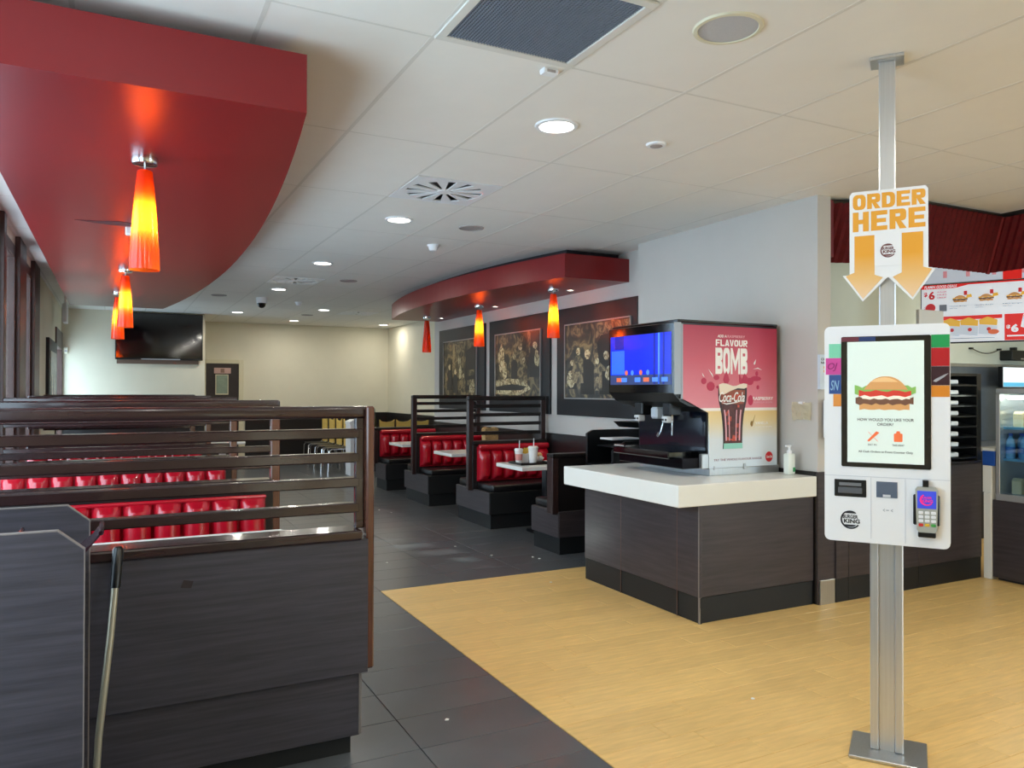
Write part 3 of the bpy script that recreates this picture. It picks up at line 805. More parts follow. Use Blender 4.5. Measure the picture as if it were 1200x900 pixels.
bl3 = mat('screen_pale_blue', (70, 120, 235), .2, emis=.8); bl4 = mat('screen_deep_blue', (10, 26, 150), .2, emis=.6)
sfl('screen_tile', D-.21, D-.10, .87, .965, bl4); sfl('screen_tile', D-.22, D-.06, .69, .86, mat('screen_mid_blue', (40, 90, 245), .2, emis=.9))
sfl('menu_strip', .03, D-.045, .615, .685, blue2_m)
orb = mat('screen_orange', (200, 96, 60), .3, emis=.6)
for k, y in enumerate((.28, .36, .46, .53)):
    ob('screen_icon', lathe(nb(), [(0, 0), (.018, 0)], n=12, cap=False), orb if k % 2 else bl3, scr, loc=(3.2652, y, .70), rot=(0, R(-90), 0))
for k, (y, m_) in enumerate(((.62, orb), (.56, bl3), (.40, bl3), (.30, orb), (.20, bl3), (.10, bl3))):
    ob('brand_icon', bb(3.2648, 3.2656, y-.035, y+.03, .635, .665, bev=.0), m_, scr)
for k in range(3): sfl('screen_glare_strip', .10+.05*k, .118+.05*k, .62, .965, bl3 if k % 2 else bl4)
# nozzle bank: housings, valves, levers
for y in (.20, .52):
    v = ob('valve_block', bb(3.36, 3.46, y-.045, y+.045, .40, .50, bev=.01), black_m, t)
    ob('nozzle_holder', bb(3.345, 3.40, y-.032, y+.032, .355, .40, bev=.008, seg=2), mat('valve_grey', (196, 198, 200), .3), v)
    ob('nozzle_slot', bb(3.343, 3.346, y-.024, y-.006, .368, .382), black_m, v); ob('nozzle_slot', bb(3.343, 3.346, y+.006, y+.024, .368, .382), black_m, v)
lv = ob('dispense_lever', tube(nb(), [(3.37, .24, .42), (3.37, .24, .36), (3.36, .255, .29), (3.35, .275, .255), (3.352, .29, .262), (3.365, .285, .285)], .006, 8), chrome_m, t, True)
ob('dispense_lever', tube(nb(), [(3.38, .16, .41), (3.38, .16, .34), (3.37, .15, .27)], .005, 8), chrome_m, t, True)
ob('ice_chute', bb(3.33, 3.42, .27, .34, .38, .46, bev=.012), mat('clear_chute', (170, 180, 190), .2), t)
ob('back_splash', bb(3.548, 3.556, .02, D-.02, .16, .43), mat('blue_black_splash', (12, 18, 30), .1, coat=.5), t)
ob('drip_tray', bb(3.30, 3.60, .10, D-.03, .115, .165, bev=.006), blackg_m, t)
ob('drip_tray_front', bb(3.36, 3.57, .03, D-.02, .052, .125, bev=.004), mat('black_chrome', (40, 38, 44), .12, metal=.8), t)
ob('grip_clip', bb(3.50, 3.558, -.003, .03, .05, .15, bev=.004), steel_m, t)
ob('cup_rest_rail', tube(nb(), [(3.30, .60, .175), (3.30, .72, .175)], .008, 8), chrome_m, t, True)
# the poster on the side that faces the viewer
pg = ramp_z('poster_print', [(0, (222, 232, 240)), (.20, (224, 230, 234)), (.33, (238, 216, 164)), (.398, (238, 206, 140)), (.400, (250, 240, 236)), (.418, (250, 240, 236)), (.420, (228, 136, 150)), (.75, (210, 84, 104)), (1, (178, 40, 72))], .05, 1.02, rough=.3)
poster_pts = [(3.335, 1.012), (3.335, .522), (3.56, .424), (3.56, .052), (4.18, .052), (4.18, 1.012)]
po = ob('side_poster', prism(nb(), poster_pts, -.004, .006), pg, t, label='pink to cream flavour poster with a glass of cola')
ob('poster_edge', bb(3.322, 3.336, -.006, .006, .52, 1.016), sidem, t)
PW = mat('print_white', (250, 247, 244), .4); PR = mat('print_raspberry', (190, 24, 72), .4); PK = mat('print_pale_pink', (238, 176, 186), .4)
PC = mat('print_cola', (84, 22, 18), .3, var=.5, scale=26); PD = mat('print_dark', (38, 14, 14), .4); PG = mat('print_grey_mauve', (150, 110, 124), .4)
PM = mat('print_mint', (150, 214, 196), .4); PO = mat('print_ice_red', (196, 72, 48), .35, var=.35, scale=40); PX_ = mat('print_vanilla', (146, 112, 46), .5)
yp = -.004
DX, DZ = -.032, .064
text('ADD A', 3.635, 3.715, .936, .954, yp, PW, po, .012); text('RASPBERRY', 3.722, 3.88, .936, .954, yp, PK, po, .006)
blocktext('FLAVOUR', 3.618, 3.901, .878, .922, yp, PW, po, wt=.30, gap=.14)
blocktext('BOMB', 3.615, 3.901, .688, .866, yp, PW, po, wt=.31, gap=.10, widths={'M': 1.35})
LZ = [0]
def G(pts, m, nm='print_shape', k=1):
    LZ[0] = (LZ[0]+1) % 40
    return flat(nm, [(x+DX, z+DZ) for x, z in pts], yp-.0009*(k-1), m, po, th=.0012+LZ[0]*.00001)
def side(z, w=1.0):
    # half width of the contour glass at height z
    P_ = [(.115, .088), (.16, .085), (.25, .088), (.33, .096), (.385, .108), (.44, .124), (.50, .130), (.548, .127)]
    for (z0, w0), (z1, w1) in zip(P_, P_[1:]):
        if z <= z1: return w*(w0+(w1-w0)*(z-z0)/(z1-z0))
    return w*P_[-1][1]
GC = 3.800
def strip(z0, z1, w, n=9):
    zs_ = [z0+(z1-z0)*i/n for i in range(n+1)]
    return [(GC+side(z, w), z) for z in zs_]+[(GC-side(z, w), z) for z in zs_[::-1]]
G(strip(.115, .53, 1.0), PD, 'cola_glass')
G(strip(.15, .515, .86), PC, 'cola', 2)
G(strip(.42, .515, .84, 4), mat('print_amber', (150, 66, 36), .35, var=.5, scale=30), 'cola_surface', 3)
random.seed(5)
for k in range(24):
    z = .18+.30*random.random(); hw = side(z, .72)
    x = GC+random.uniform(-hw, hw)*.85; s_ = random.uniform(.010, .024)
    G([(x-s_, z-s_*.6), (x+s_*.7, z-s_), (x+s_, z+s_*.7), (x-s_*.6, z+s_)], PO if k % 3 else PC, 'ice_cube', 4)
for f_, w_ in ((-.72, .010), (-.38, .006), (.30, .007), (.66, .011)):
    zs_ = [.17+.21*i/5 for i in range(6)]
    G([(GC+side(z)*f_-w_/2, z) for z in zs_]+[(GC+side(z)*f_+w_/2, z) for z in zs_[::-1]], PK, 'glass_highlight', 5)
G(strip(.115, .152, .96, 3), PM, 'glass_foot', 5)
G([(3.674, .552)]+[(3.674+.252*i/8, .552+.010*math.sin(i*1.1)) for i in range(9)]+[(3.926, .535), (3.90, .525), (3.84, .528), (3.78, .51), (3.72, .485), (3.68, .488)], mat('print_foam', (244, 226, 206), .4), 'foam', 5)
text('Coca-Cola', 3.642, 3.870, .497, .566, yp-.006, PW, po, .012, shear=.32)
G([(3.69, .432), (3.74, .424), (3.83, .434), (3.89, .446), (3.83, .428), (3.74, .416)], PW, 'swoosh', 6)
def drop(cx, cz, s): return [(cx, cz+1.5*s), (cx+.5*s, cz+.5*s), (cx+.75*s, cz-.2*s), (cx+.45*s, cz-.8*s), (cx, cz-s), (cx-.45*s, cz-.8*s), (cx-.75*s, cz-.2*s), (cx-.5*s, cz+.5*s)]
G(drop(3.742, .592, .036), PR, 'raspberry_drop', 2)
for cx, cz, rx, rz in ((3.545, .575, .022, .022), (3.605, .54, .034, .032), (3.655, .600, .024, .018), (3.955, .575, .034, .026), (4.01, .595, .05, .018), (4.02, .63, .012, .018), (4.03, .535, .012, .015), (3.665, .535, .012, .01)):
    G(disc(cx, cz, rx, rz, 10), PR, 'raspberry_splash', 2)
G([(3.86, .625), (3.885, .585), (3.905, .63), (3.935, .60), (3.93, .55), (3.88, .545), (3.86, .57)], PR, 'raspberry_splash', 3)
for a in ([(3.585, .655), (3.62, .62), (3.626, .60), (3.606, .625)], [(3.53, .63), (3.545, .61), (3.55, .60), (3.536, .612)], [(3.985, .66), (4.03, .672), (4.07, .655), (4.03, .664)], [(3.99, .70), (4.012, .73), (4.006, .70), (3.998, .69)]):
    G(a, PW, 'splash_line', 2)
G(disc(3.962, .445, .024, .036, 12), PR, 'raspberry', 2)
text('RASPBERRY', 3.952, 4.143, .510, .532, yp, PW, po, .012); text('FLAVOUR BOMB', 3.962, 4.135, .488, .499, yp, PK, po)
G([(3.965, .27), (3.985, .285), (4.005, .345), (3.992, .315), (3.978, .292)], PX_, 'vanilla_pod', 2); G(disc(3.972, .282, .012, .02, 8), PX_, 'vanilla_pod', 3)
text('VANILLA', 3.975, 4.095, .340, .360, yp, PW, po, .006); text('FLAVOUR BOMB', 3.975, 4.13, .316, .326, yp, PW, po)
text('TRY THE WHOLE FLAVOUR RANGE', 3.600, 4.035, .098, .113, yp, PG, po, .004)
flat('round_logo', disc(4.104, .112, .034, .036, 20), yp, mat('print_red_dot', (214, 26, 34), .4), po)
text('Coca-Cola', 4.078, 4.130, .104, .122, yp-.0018, PW, po, .006, shear=.3)
ob('poster_clip', bb(3.86, 3.885, -.012, -.003, .035, .075, bev=.004), steel_m, t); ob('poster_clip', bb(3.60, 3.606, -.010, -.003, .04, .065), steel_m, t)

# notice, taped tissue and dispenser on the column wall (facing the aisle)
t = thing('wall_notice', 'pale blue order notice taped to the column edge', 'notice', (4.360, 3.712, 1.40), 0)
nm_ = mat('notice_blue', (206, 218, 232), .5)
t.location = (4.235, 3.712, 1.45)
ob('sheet', bb(-.004, .11, -.004, .017, .0, .235), nm_, t)
text('CONTACT', .006, .106, .195, .212, -.004, mat('print_black', (30, 30, 34), .5), t, .01); text('NAME', .006, .07, .172, .188, -.004, MT['print_black'], t, .01)
for z in (.14, .115): flat('print_band', rect(.03, .10, z, z+.016), -.004, mat('print_orange', (236, 176, 92), .5), t)
t = thing('taped_tissue', 'crumpled cream tissue taped to the column wall', 'tissue', (4.235, 3.86, 1.30))
ts = nb()
pts = [[ts.verts.new((-.006-.010*random.random(), -.085+.17*i/7+random.uniform(-.006, .006), -.062+.124*j/5+random.uniform(-.006, .006))) for i in range(8)] for j in range(6)]
for j in range(5):
    for i in range(7): ts.faces.new((pts[j][i], pts[j][i+1], pts[j+1][i+1], pts[j+1][i]))
bmesh.ops.solidify(ts, geom=ts.faces[:], thickness=.003)
ob('tissue_sheet', ts, mat('cream_tissue', (244, 236, 212), .8), t); ob('tape', bb(-.02, 0, -.02, .02, .05, .065), wplas_m, t)
t = thing('wall_dispenser', 'white sanitiser wall dispenser half hidden behind the kiosk', 'dispenser', (4.30, 3.712, 1.12))
ob('dispenser_body', bb(-.04, .09, -.09, 0, 0, .26, bev=.012, seg=2), wplas_m, t); ob('push_bar', bb(-.03, .08, -.10, -.085, .02, .07, bev=.004), spk2_m, t)

# condiment station beyond the counter
t = thing('condiment_station', 'black condiment and lid station behind the drinks counter', 'condiment station', (3.62, 5.28, 0))
ob('cabinet', bb(.02, .58, -.02, .38, 0, .80, bev=.004), bkwood_m, t)
ob('side_cheek', prism(nb(), [(.0, .80), (.6, .80), (.6, 1.10), (.06, 1.10), (.0, 1.07)], .36, .39), black_m, t)
ob('side_cheek', prism(nb(), [(.0, .80), (.6, .80), (.6, 1.02), (.12, 1.02), (.0, .95)], -.03, .0), black_m, t)
ob('shelf', bb(.0, .6, -.03, .39, .80, .82), black_m, t); ob('shelf', bb(.10, .6, 0, .36, .96, .975), black_m, t)
ob('hood', prism(nb(), [(.28, 1.17), (.6, 1.17), (.6, 1.10), (.34, 1.12)], -.02, .38), black_m, t)
ob('straw_tray', bb(.02, .30, .02, .20, 1.03, 1.045, bev=.004), mat('tray_white', (220, 222, 224), .4), t)
# ================================================================== BIN STATION and broom at the left edge
t = thing('waste_station', 'dark wood waste station with chamfered cheeks at the left edge', 'waste station', (0, 0, 0))
for y0, y1 in ((2.27, 2.292), (2.755, 2.777)):
    pf = [(XL+.03, 0), (-.066, 0), (-.066, 1.030), (-.125, 1.080), (XL+.03, 1.080)]
    ob('cheek_panel', prism(nb(), pf, y0, y1), lamv_m, t)
    ob('edge_strip', prism(nb(), [(-.066, 0), (-.063, 0), (-.063, 1.031), (-.124, 1.083), (XL+.03, 1.083), (XL+.03, 1.080), (-.125, 1.080), (-.066, 1.030)], y0-.0005, y1+.0005), edge_m, t)
ob('front_door', bb(-.11, -.09, 2.292, 2.755, .10, .78, bev=.003), lamy_m, t)
ob('plinth', bb(XL+.03, -.12, 2.292, 2.755, 0, .10), kick_m, t)
ob('back', bb(XL+.03, XL+.05, 2.292, 2.755, .1, 1.04), kick_m, t)
ob('shelf', bb(XL+.05, -.14, 2.292, 2.755, .94, .96), kick_m, t)
scoop_m = mat('purple_black_flap', (58, 34, 44), .2, coat=.4)
for nm_s, dx, ya_, yb_ in (('waste_flap', -.062, 2.44, 2.62), ('tray_scoop', -.262, 2.42, 2.60)):
    up = [(-.150, 1.030), (-.125, 1.006), (-.095, .994), (-.060, .996), (-.025, 1.014), (.010, 1.044), (.035, 1.078)]
    lo = [(.030, 1.062), (.000, 1.026), (-.028, .998), (-.062, .982), (-.096, .980), (-.130, .993), (-.155, 1.020)]
    ob(nm_s, prism(nb(), [(x+dx, z-.03) for x, z in up+lo], ya_, yb_), scoop_m, t, True)
    ob('scoop_rim', tube(nb(), [(.033+dx, ya_, 1.041), (.033+dx, yb_, 1.041)], .007, 8), chrome_m if False else scoop_m, t, True)
ob('flap_pivot', bb(-.098, -.088, 2.50, 2.55, .78, .985), chrome_m, t)
t = thing('broom', 'broom with black grip leaning on the nearest divider', 'broom', (-.05, 2.86, 0))
ob('handle_pole', tube(nb(), [(0, 0, .06), (.012, .015, .3), (.045, .06, .62), (.058, .088, .78)], .0115, 12), mat('pale_metal_pole', (176, 170, 150), .3, metal=.4), t, True)
ob('grip', tube(nb(), [(.058, .088, .77), (.0665, .108, .895), (.067, .109, .905)], [.0165, .0175, .010], 14), black_m, t, True)
ob('brush_head', bb(-.13, .13, -.03, .03, .03, .075, bev=.008), black_m, t)
br = nb()
for k in range(22):
    x = -.12+.24*k/21; prism(br, [(x-.004, .03), (x+.004, .03), (x*1.08+.004, 0), (x*1.08-.004, 0)], -.025, .025)
o = ob('bristles', br, black_m, t); o['kind'] = 'stuff'

# ================================================================== PICTURES
frm_m = mat('black_picture_frame', (17, 20, 25), .5)
def sepia(name, sc, stops=((.30, (26, 22, 18)), (.46, (44, 37, 29)), (.54, (84, 70, 48)), (.62, (132, 116, 80)), (.70, (50, 42, 32)))):
    m = bpy.data.materials.new(name); MT[name] = m; m.use_nodes = True
    nt = m.node_tree; N = nt.nodes; L = nt.links; p = N['Principled BSDF']; p.inputs['Roughness'].default_value = .3
    tc = N.new('ShaderNodeTexCoord'); nz = N.new('ShaderNodeTexNoise'); rp = N.new('ShaderNodeValToRGB')
    nz.inputs['Scale'].default_value = sc; nz.inputs['Detail'].default_value = 4; nz.inputs['Distortion'].default_value = 1.6
    L.new(tc.outputs['Object'], nz.inputs['Vector']); L.new(nz.outputs['Fac'], rp.inputs['Fac'])
    e = rp.color_ramp.elements
    for k in range(3): e.new(.5)
    for k, (q, c) in enumerate(stops): e[k].position = q; e[k].color = lin(c)
    L.new(rp.outputs['Color'], p.inputs['Base Color'])
    return m
sep_m = sepia('sepia_print', 5.5)
sepL = sepia('sepia_light', 14, ((.30, (64, 54, 40)), (.44, (120, 102, 70)), (.52, (190, 174, 132)), (.60, (214, 202, 164)), (.70, (96, 80, 56)))); sepM = sepia('sepia_mid', 10, ((.30, (36, 30, 22)), (.44, (70, 58, 40)), (.52, (112, 96, 66)), (.60, (150, 132, 94)), (.70, (52, 44, 34)))); sepD = mat('sepia_dark', (34, 28, 24), .4)
def picture(y0, y1, iy0, iy1, label, figs):
    # built facing -x: local x runs towards the viewer's right (world -y)
    t = thing('framed_picture', label, 'picture', (4.40, y1, 0), R(-90), 'large black framed sepia photographs')
    w = y1-y0
    ob('frame_board', bb(0, w, -.03, 0, 1.17, 2.33, bev=.004), frm_m, t)
    a, b = y1-iy1, y1-iy0
    fb = nb()
    for q in ((a-.012, b+.012, 2.14, 2.152), (a-.012, b+.012, 1.348, 1.36), (a-.012, a, 1.36, 2.14), (b, b+.012, 1.36, 2.14)): box(fb, q[0], q[1], -.045, -.03, q[2], q[3])
    ob('inner_frame', fb, mat('frame_edge_silver', (150, 148, 146), .3), t)
    pr = ob('print', bb(a, b, -.035, -.03, 1.36, 2.14), sep_m, t)
    for k, (pts, m) in enumerate(figs):
        flat('print_shape', [(a+(b-a)*x, 1.36+.78*z) for x, z in pts], -.035-.0006*(k % 4), m, pr, th=.0008)
    return t
def blob(cx, cz, rx, rz, n=11, j=.25, seed=0):
    rd = random.Random(seed)
    return [(min(.99, max(.01, cx+rx*(1+rd.uniform(-j, j))*math.cos(2*PI*i/n))), min(.99, max(.01, cz+rz*(1+rd.uniform(-j, j))*math.sin(2*PI*i/n)))) for i in range(n)]
def person(cx, z0, h, m, s):
    w = h*.22
    return [(blob(cx, z0+h*.86, w*.34, h*.10, 10, .15, s), sepL), (blob(cx+w*.25, z0+h*.5, w*.3, h*.22, 9, .4, s+40), sepL), ([(cx-w*.8, z0), (cx+w*.8, z0), (cx+w*.75, z0+h*.62), (cx+w*.3, z0+h*.75), (cx-w*.3, z0+h*.75), (cx-w*.8, z0+h*.6)], sepM if s % 2 else sepD)]
f3 = [([(.45, .35), (.99, .35), (.99, .98), (.52, .98)], sepM), (blob(.72, .62, .2, .26, 14, .2, 1), sepD)]
for k, (cx, z0, h) in enumerate(((.12, .12, .42), (.22, .2, .5), (.37, .05, .62), (.52, .1, .45), (.66, .05, .58), (.8, .1, .5), (.92, .05, .42))):
    f3 += person(cx, z0, h, sepL if k % 2 == 0 else sepM, k)
f3 += [(blob(.10, .26, .07, .12, 12, .1, 9), sepL), (blob(.85, .08, .13, .1, 10, .3, 4), sepL)]
f2 = [([(.30, .45), (.55, .45), (.65, .95), (.42, .8)], sepM), ([(.01, .04), (.55, .02), (.8, .12), (.72, .22), (.45, .3), (.02, .26)], sepL), ([(.02, .10), (.6, .10), (.72, .16), (.4, .2), (.02, .16)], sepD),
      (blob(.15, .62, .07, .22, 12, .2, 3), sepL), (blob(.22, .42, .06, .16, 10, .2, 8), sepL)] + person(.45, .28, .4, sepM, 2) + person(.58, .3, .55, sepL, 3) + person(.66, .22, .4, sepL, 5) + person(.9, .3, .55, sepL, 6) + [([(.78, .3), (.99, .3), (.99, .98), (.8, .98)], sepD)] + person(.88, .35, .5, sepL, 7)
f1 = [([(.28, .4), (.6, .4), (.7, .98), (.3, .98)], sepM), ([(.66, .1), (.98, .1), (.98, .9), (.7, .8)], sepD)] + person(.5, .1, .62, sepL, 1) + person(.38, .05, .45, sepL, 2) + person(.62, .02, .4, sepL, 3) + person(.2, .1, .5, sepM, 4)
f1 += [([(.74, .18+.17*k), (.94, .2+.17*k), (.94, .3+.17*k), (.74, .28+.17*k)], sepM) for k in range(4)] + [(blob(.88, .12, .07, .14, 9, .2, 5), sepL), (blob(.08, .3, .05, .12, 9, .3, 6), sepM)]
picture(5.95, 7.44, 6.05, 7.245, 'black framed sepia group photograph nearest the drinks machine', f3)
picture(7.60, 9.18, 7.80, 8.98, 'black framed sepia photograph with a car, middle of three', f2)
picture(9.33, 10.94, 9.57, 10.74, 'black framed sepia street photograph, farthest of three', f1)
t = thing('small_framed_picture', 'narrow dark framed print on the far left wall', 'picture', (XL, 11.45, 0), R(90))
ob('frame_board', bb(0, 1.5, -.04, 0, 1.05, 2.10, bev=.004), frm_m, t)
pr = ob('print', bb(.18, 1.32, -.046, -.038, 1.22, 1.94), sepM, t)
for k in range(5): flat('print_shape', [(.25+.2*k, 1.26), (.38+.2*k, 1.26), (.36+.2*k, 1.6+.05*(k % 3)), (.28+.2*k, 1.62)], -.046, sepL if k % 2 else sepD, pr)

# ================================================================== TELEVISION, BACK DOOR
t = thing('wall_television', 'large black flat television on the cream end wall', 'television', (.70, 14.69, 1.945), 0)
ob('casing', bb(-.685, .685, -.10, -.045, 0, .80, bev=.008), black_m, t)
ob('screen_panel', bb(-.67, .67, -.103, -.099, .03, .785), blackg_m, t)
ob('silver_strip', bb(-.29, .32, -.106, -.098, .004, .018), mat('silver_trim', (190, 190, 196), .3), t)
ob('wall_mount', bb(-.25, .25, -.05, 0, .2, .6), black_m, t)
ob('lower_bracket', bb(-.66, .62, -.05, -.02, -.07, .0), mat('bracket_brown', (120, 98, 84), .5), t)
door_m = mat('dark_brown_door', (46, 36, 34), .45, var=.1, scale=4)
d1 = struct(ob('door_1', bb(1.59, 2.20, 16.15, 16.19, 0, 1.95, bev=.003), door_m), 'dark brown service door in the back wall')
arch_m = mat('door_frame_cream', (222, 214, 184), .5)
ob('door_frame', bb(2.20, 2.285, 16.13, 16.2, 0, 2.03, bev=.004), arch_m, d1); ob('door_frame', bb(1.50, 1.59, 16.13, 16.2, 0, 2.03, bev=.004), arch_m, d1)
ob('door_frame', bb(1.59, 2.20, 16.13, 16.2, 1.95, 2.03, bev=.004), arch_m, d1)
ob('door_window', bb(1.78, 1.99, 16.14, 16.155, 1.36, 1.72, bev=.004), mat('door_window_green', (140, 158, 142), .3, var=.15, scale=9), d1)
fw = nb()
for q in ((1.765, 2.005, 1.34, 1.36), (1.765, 2.005, 1.72, 1.735), (1.765, 1.78, 1.36, 1.72), (1.99, 2.005, 1.36, 1.72)): box(fw, q[0], q[1], 16.135, 16.155, q[2], q[3])
ob('window_bead', fw, arch_m, d1)
sp_ = ob('door_sign', bb(1.74, 2.05, 16.138, 16.152, 1.755, 1.865), mat('door_sign_pink', (206, 168, 160), .5), d1)
ob('sign_print', bb(1.86, 1.93, 16.136, 16.139, 1.77, 1.85), mat('sign_brown', (150, 116, 100), .5), d1)

# ================================================================== FAR CHAIRS, WHITE BIN
def chair_proto():
    t = thing('dining_chair', 'x', 'chair', (0, 0, 0))
    bk = nb()
    pts = [(-.165, .46), (.165, .46), (.185, .93), (.12, .895), (.0, .885), (-.12, .895), (-.185, .93)]
    prism(bk, pts, .17, .188); ob('backrest', bk, yel_m, t)
    ob('seat', bb(-.17, .17, -.17, .18, .435, .450, bev=.006), bvinyl_m, t)
    for s in (-1, 1):
        ob('leg_frame', tube(nb(), [(s*.19, -.19, .0), (s*.185, -.17, .40), (s*.18, -.12, .43), (s*.18, .12, .43), (s*.185, .17, .40), (s*.195, .24, .0)], .011, 8), chrome_m, t, True)
        ob('back_support', tube(nb(), [(s*.15, .12, .43), (s*.15, .20, .5), (s*.15, .195, .78)], .009, 8), chrome_m, t, True)
    return t
P0 = chair_proto()
first = True
spots = [(3.42, 13.30), (3.42, 13.80), (3.42, 14.32), (3.42, 14.86)]
lbs = ('yellow wood chair nearest the white bin', 'second yellow wood chair from the white bin', 'third yellow wood chair from the white bin', 'yellow wood chair farthest from the white bin')
for (x, y), lb in zip(spots, lbs):
    c = P0 if first else copy_tree(P0); first = False
    c.location = (x, y, 0); c.rotation_euler = (0, 0, R(-90)); c['label'] = lb; c['group'] = 'yellow wood chairs with chrome legs'
for k, (x, y, lb) in enumerate(((4.20, 13.1, 'yellow wood chair behind the low red booth, nearest the divider post'), (4.50, 13.1, 'yellow wood chair behind the low red booth, middle one'), (4.83, 13.1, 'yellow wood chair behind the low red booth, rightmost'))):
    c = copy_tree(P0); c.location = (x+.0, y, 0); c.rotation_euler = (0, 0, R(180)); c.scale = (.72, 1, 1); c['label'] = lb; c['group'] = 'yellow wood chairs with chrome legs'
t = thing('waste_bin', 'tall white swing-top waste bin beside the yellow chairs', 'bin', (3.66, 12.90, 0))
ob('bin_body', bb(-.15, .15, -.15, .15, 0, .86, bev=.012, seg=2), wplas_m, t)
ob('bin_lid', prism(nb(), [(-.155, .86), (.155, .86), (.155, .905), (.08, .94), (-.08, .94), (-.155, .905)], -.155, .155), wplas_m, t)
ob('swing_slot', bb(-.07, .07, -.158, -.154, .885, .905), spk2_m, t)
t = thing('dining_table', 'small white dining table past the farthest left booth', 'table', (1.33, 11.3, 0))
ob('table_top', bb(-.26, .26, -.3, .3, .70, .735, bev=.006), white_m, t); ob('pedestal', bb(-.04, .04, -.04, .04, .03, .70), wplas_m, t); ob('foot_plate', bb(-.22, .22, -.22, .22, 0, .03, bev=.005), black_m, t)
t = thing('glass_screen', 'small clear glass screen behind the low red booth', 'glass screen', (4.05, 13.45, 0))
ob('pane', prism(nb(), [(-.25, .3), (.20, .3), (.10, 1.10), (.02, 1.15), (-.25, 1.15)], -.005, .005), glass('pale_glass', (205, 215, 215)), t)
ob('foot', bb(-.25, .25, -.1, .1, 0, .3), bkwood_m, t)

# crumbs on the floor
scr_m = mat('white_scrap', (232, 232, 226), .7)
SL = ('tiny white scrap in the dark aisle near the nearest divider post', 'tiny white scrap in the middle of the dark aisle', 'tiny white scrap on dark tile before the nearest right booth', 'upper of two tiny white scraps by the drinks counter corner', 'lower of two tiny white scraps by the drinks counter corner', 'tiny white scrap on wood floor beside the drinks counter', 'tiny white scrap on near grey tile left of the wood floor', 'white scrap on the wood planks near the kiosk foot', 'white scrap at the foot of the third right booth', 'flat white scrap between the second and third right booths')
for k, (x, y) in enumerate(((2.03, 6.23), (2.80, 6.60), (2.93, 6.10), (3.22, 5.88), (3.24, 5.80), (2.92, 5.05), (1.30, 3.15), (2.66, 2.72), (2.83, 9.0), (2.9, 8.75))):
    sb = nb(); bmesh.ops.create_icosphere(sb, subdivisions=1, radius=.011)
    for v in sb.verts: v.co = Vector((v.co.x*random.uniform(.7, 1.4), v.co.y*random.uniform(.7, 1.3), max(0, v.co.z*.45+.004)))
    o = ob('paper_scrap', sb, scr_m, loc=(x, y, 0)); tag(o, SL[k], 'litter', 'white scraps on the floor')
# ================================================================== ORDERING KIOSK
K = thing('order_kiosk', 'white self-order touch kiosk on a floor-to-ceiling aluminium post', 'kiosk', (2.755, 2.08, 0), R(-54.5))
ob('base_plate', bb(-.138, .138, -.125, .125, 0, .014, bev=.003), steel_m, K)
for a, b in ((-.064, -.033), (.024, .055)):
    ob('post_side', bb(a, b, -.032, .032, .014, .90, bev=.004), alu_m, K)
ob('post_core', bb(-.0315, .0225, -.020, .022, .014, .90), alu_m, K)
ob('upper_post', bb(-.030, .030, -.020, .020, 1.68, CZ-.012, bev=.004), alu_m, K)
ob('ceiling_plate', bb(-.062, .062, -.055, .055, CZ-.014, CZ-.001, bev=.002), alu_m, K)
head = ob('housing', prism(nb(), rrect(-.227, .215, .842, 1.698, .022), -.088, .03), wplas_m, K)
trim = mat('housing_seam', (206, 209, 216), .4)
ob('side_band', prism(nb(), rrect(-.229, .217, .840, 1.700, .024), -.06, .0), trim, K)
YF = -.088
flat('seam_line', rect(-.226, .214, 1.1015, 1.1035), YF, trim, K)
flat('seam_line', rect(-.058, -.056, .86, 1.10), YF, trim, K)
flat('seam_line', rect(.062, .064, .85, 1.10), YF, trim, K)
bez = ob('screen_bezel', prism(nb(), rrect(-.164, .151, 1.140, 1.655, .006), YF-.004, YF+.002), blackg_m, K)
scr_w = mat('lit_screen_white', (216, 228, 220), .12, emis=.30, ecol=(214, 228, 220))
scn = ob('touch_screen', bb(-.142, .128, YF-.0052, YF-.003, 1.158, 1.634), scr_w, K)
Yk = YF-.0052
def E_(name, c, e=.5): return mat(name, c, .3, emis=e*.6)
sk = E_('screen_sky_tint', (186, 212, 236), .5)
def KS(pts, m, nm='screen_picture', k=1): return flat(nm, pts, Yk-.0007*(k-1), m, scn, th=.0008)
# burger picture on the screen
def wav(x0, x1, z0, z1, n, amp, s=0):
    up = [(x0+(x1-x0)*i/n, z1+amp*math.sin(i*1.9+s)) for i in range(n+1)]; dn = [(x1-(x1-x0)*i/n, z0+amp*math.sin(i*2.3+s)) for i in range(n+1)]
    return up+dn
bun = E_('bun_golden', (206, 152, 96)); bunl = E_('bun_light', (228, 186, 132)); pat = E_('patty_brown', (112, 78, 62)); let = E_('lettuce_green', (132, 178, 92)); tom = E_('tomato_red', (204, 64, 52)); may = E_('mayo_cream', (236, 228, 210)); ink = mat('screen_ink', (58, 55, 54), .4); ora = E_('screen_flame_orange', (230, 112, 66))
burger = KS(wav(-.098, .078, 1.367, 1.392, 10, .002), bun, 'bun_bottom', 1)
KS(wav(-.112, .092, 1.388, 1.413, 14, .004), pat, 'patty', 2)
KS(wav(-.088, .080, 1.408, 1.424, 12, .003), may, 'cheese', 3)
KS(wav(-.115, .10, 1.428, 1.458, 16, .006, 1), let, 'lettuce', 3)
KS(wav(-.100, .084, 1.420, 1.440, 9, .004, 2), tom, 'tomato', 4)
KS([(-.082+.155*i/14, 1.445+.052*(1-(abs(i-7)/7.)**2.4)) for i in range(15)], bun, 'bun_top', 5)
KS([(-.06+.10*i/10, 1.475+.018*(1-(abs(i-5)/5.)**2)) for i in range(11)], bunl, 'bun_shine', 6)
text('HOW WOULD YOU LIKE YOUR', -.105, .093, 1.322, 1.333, Yk, ink, scn, .006)
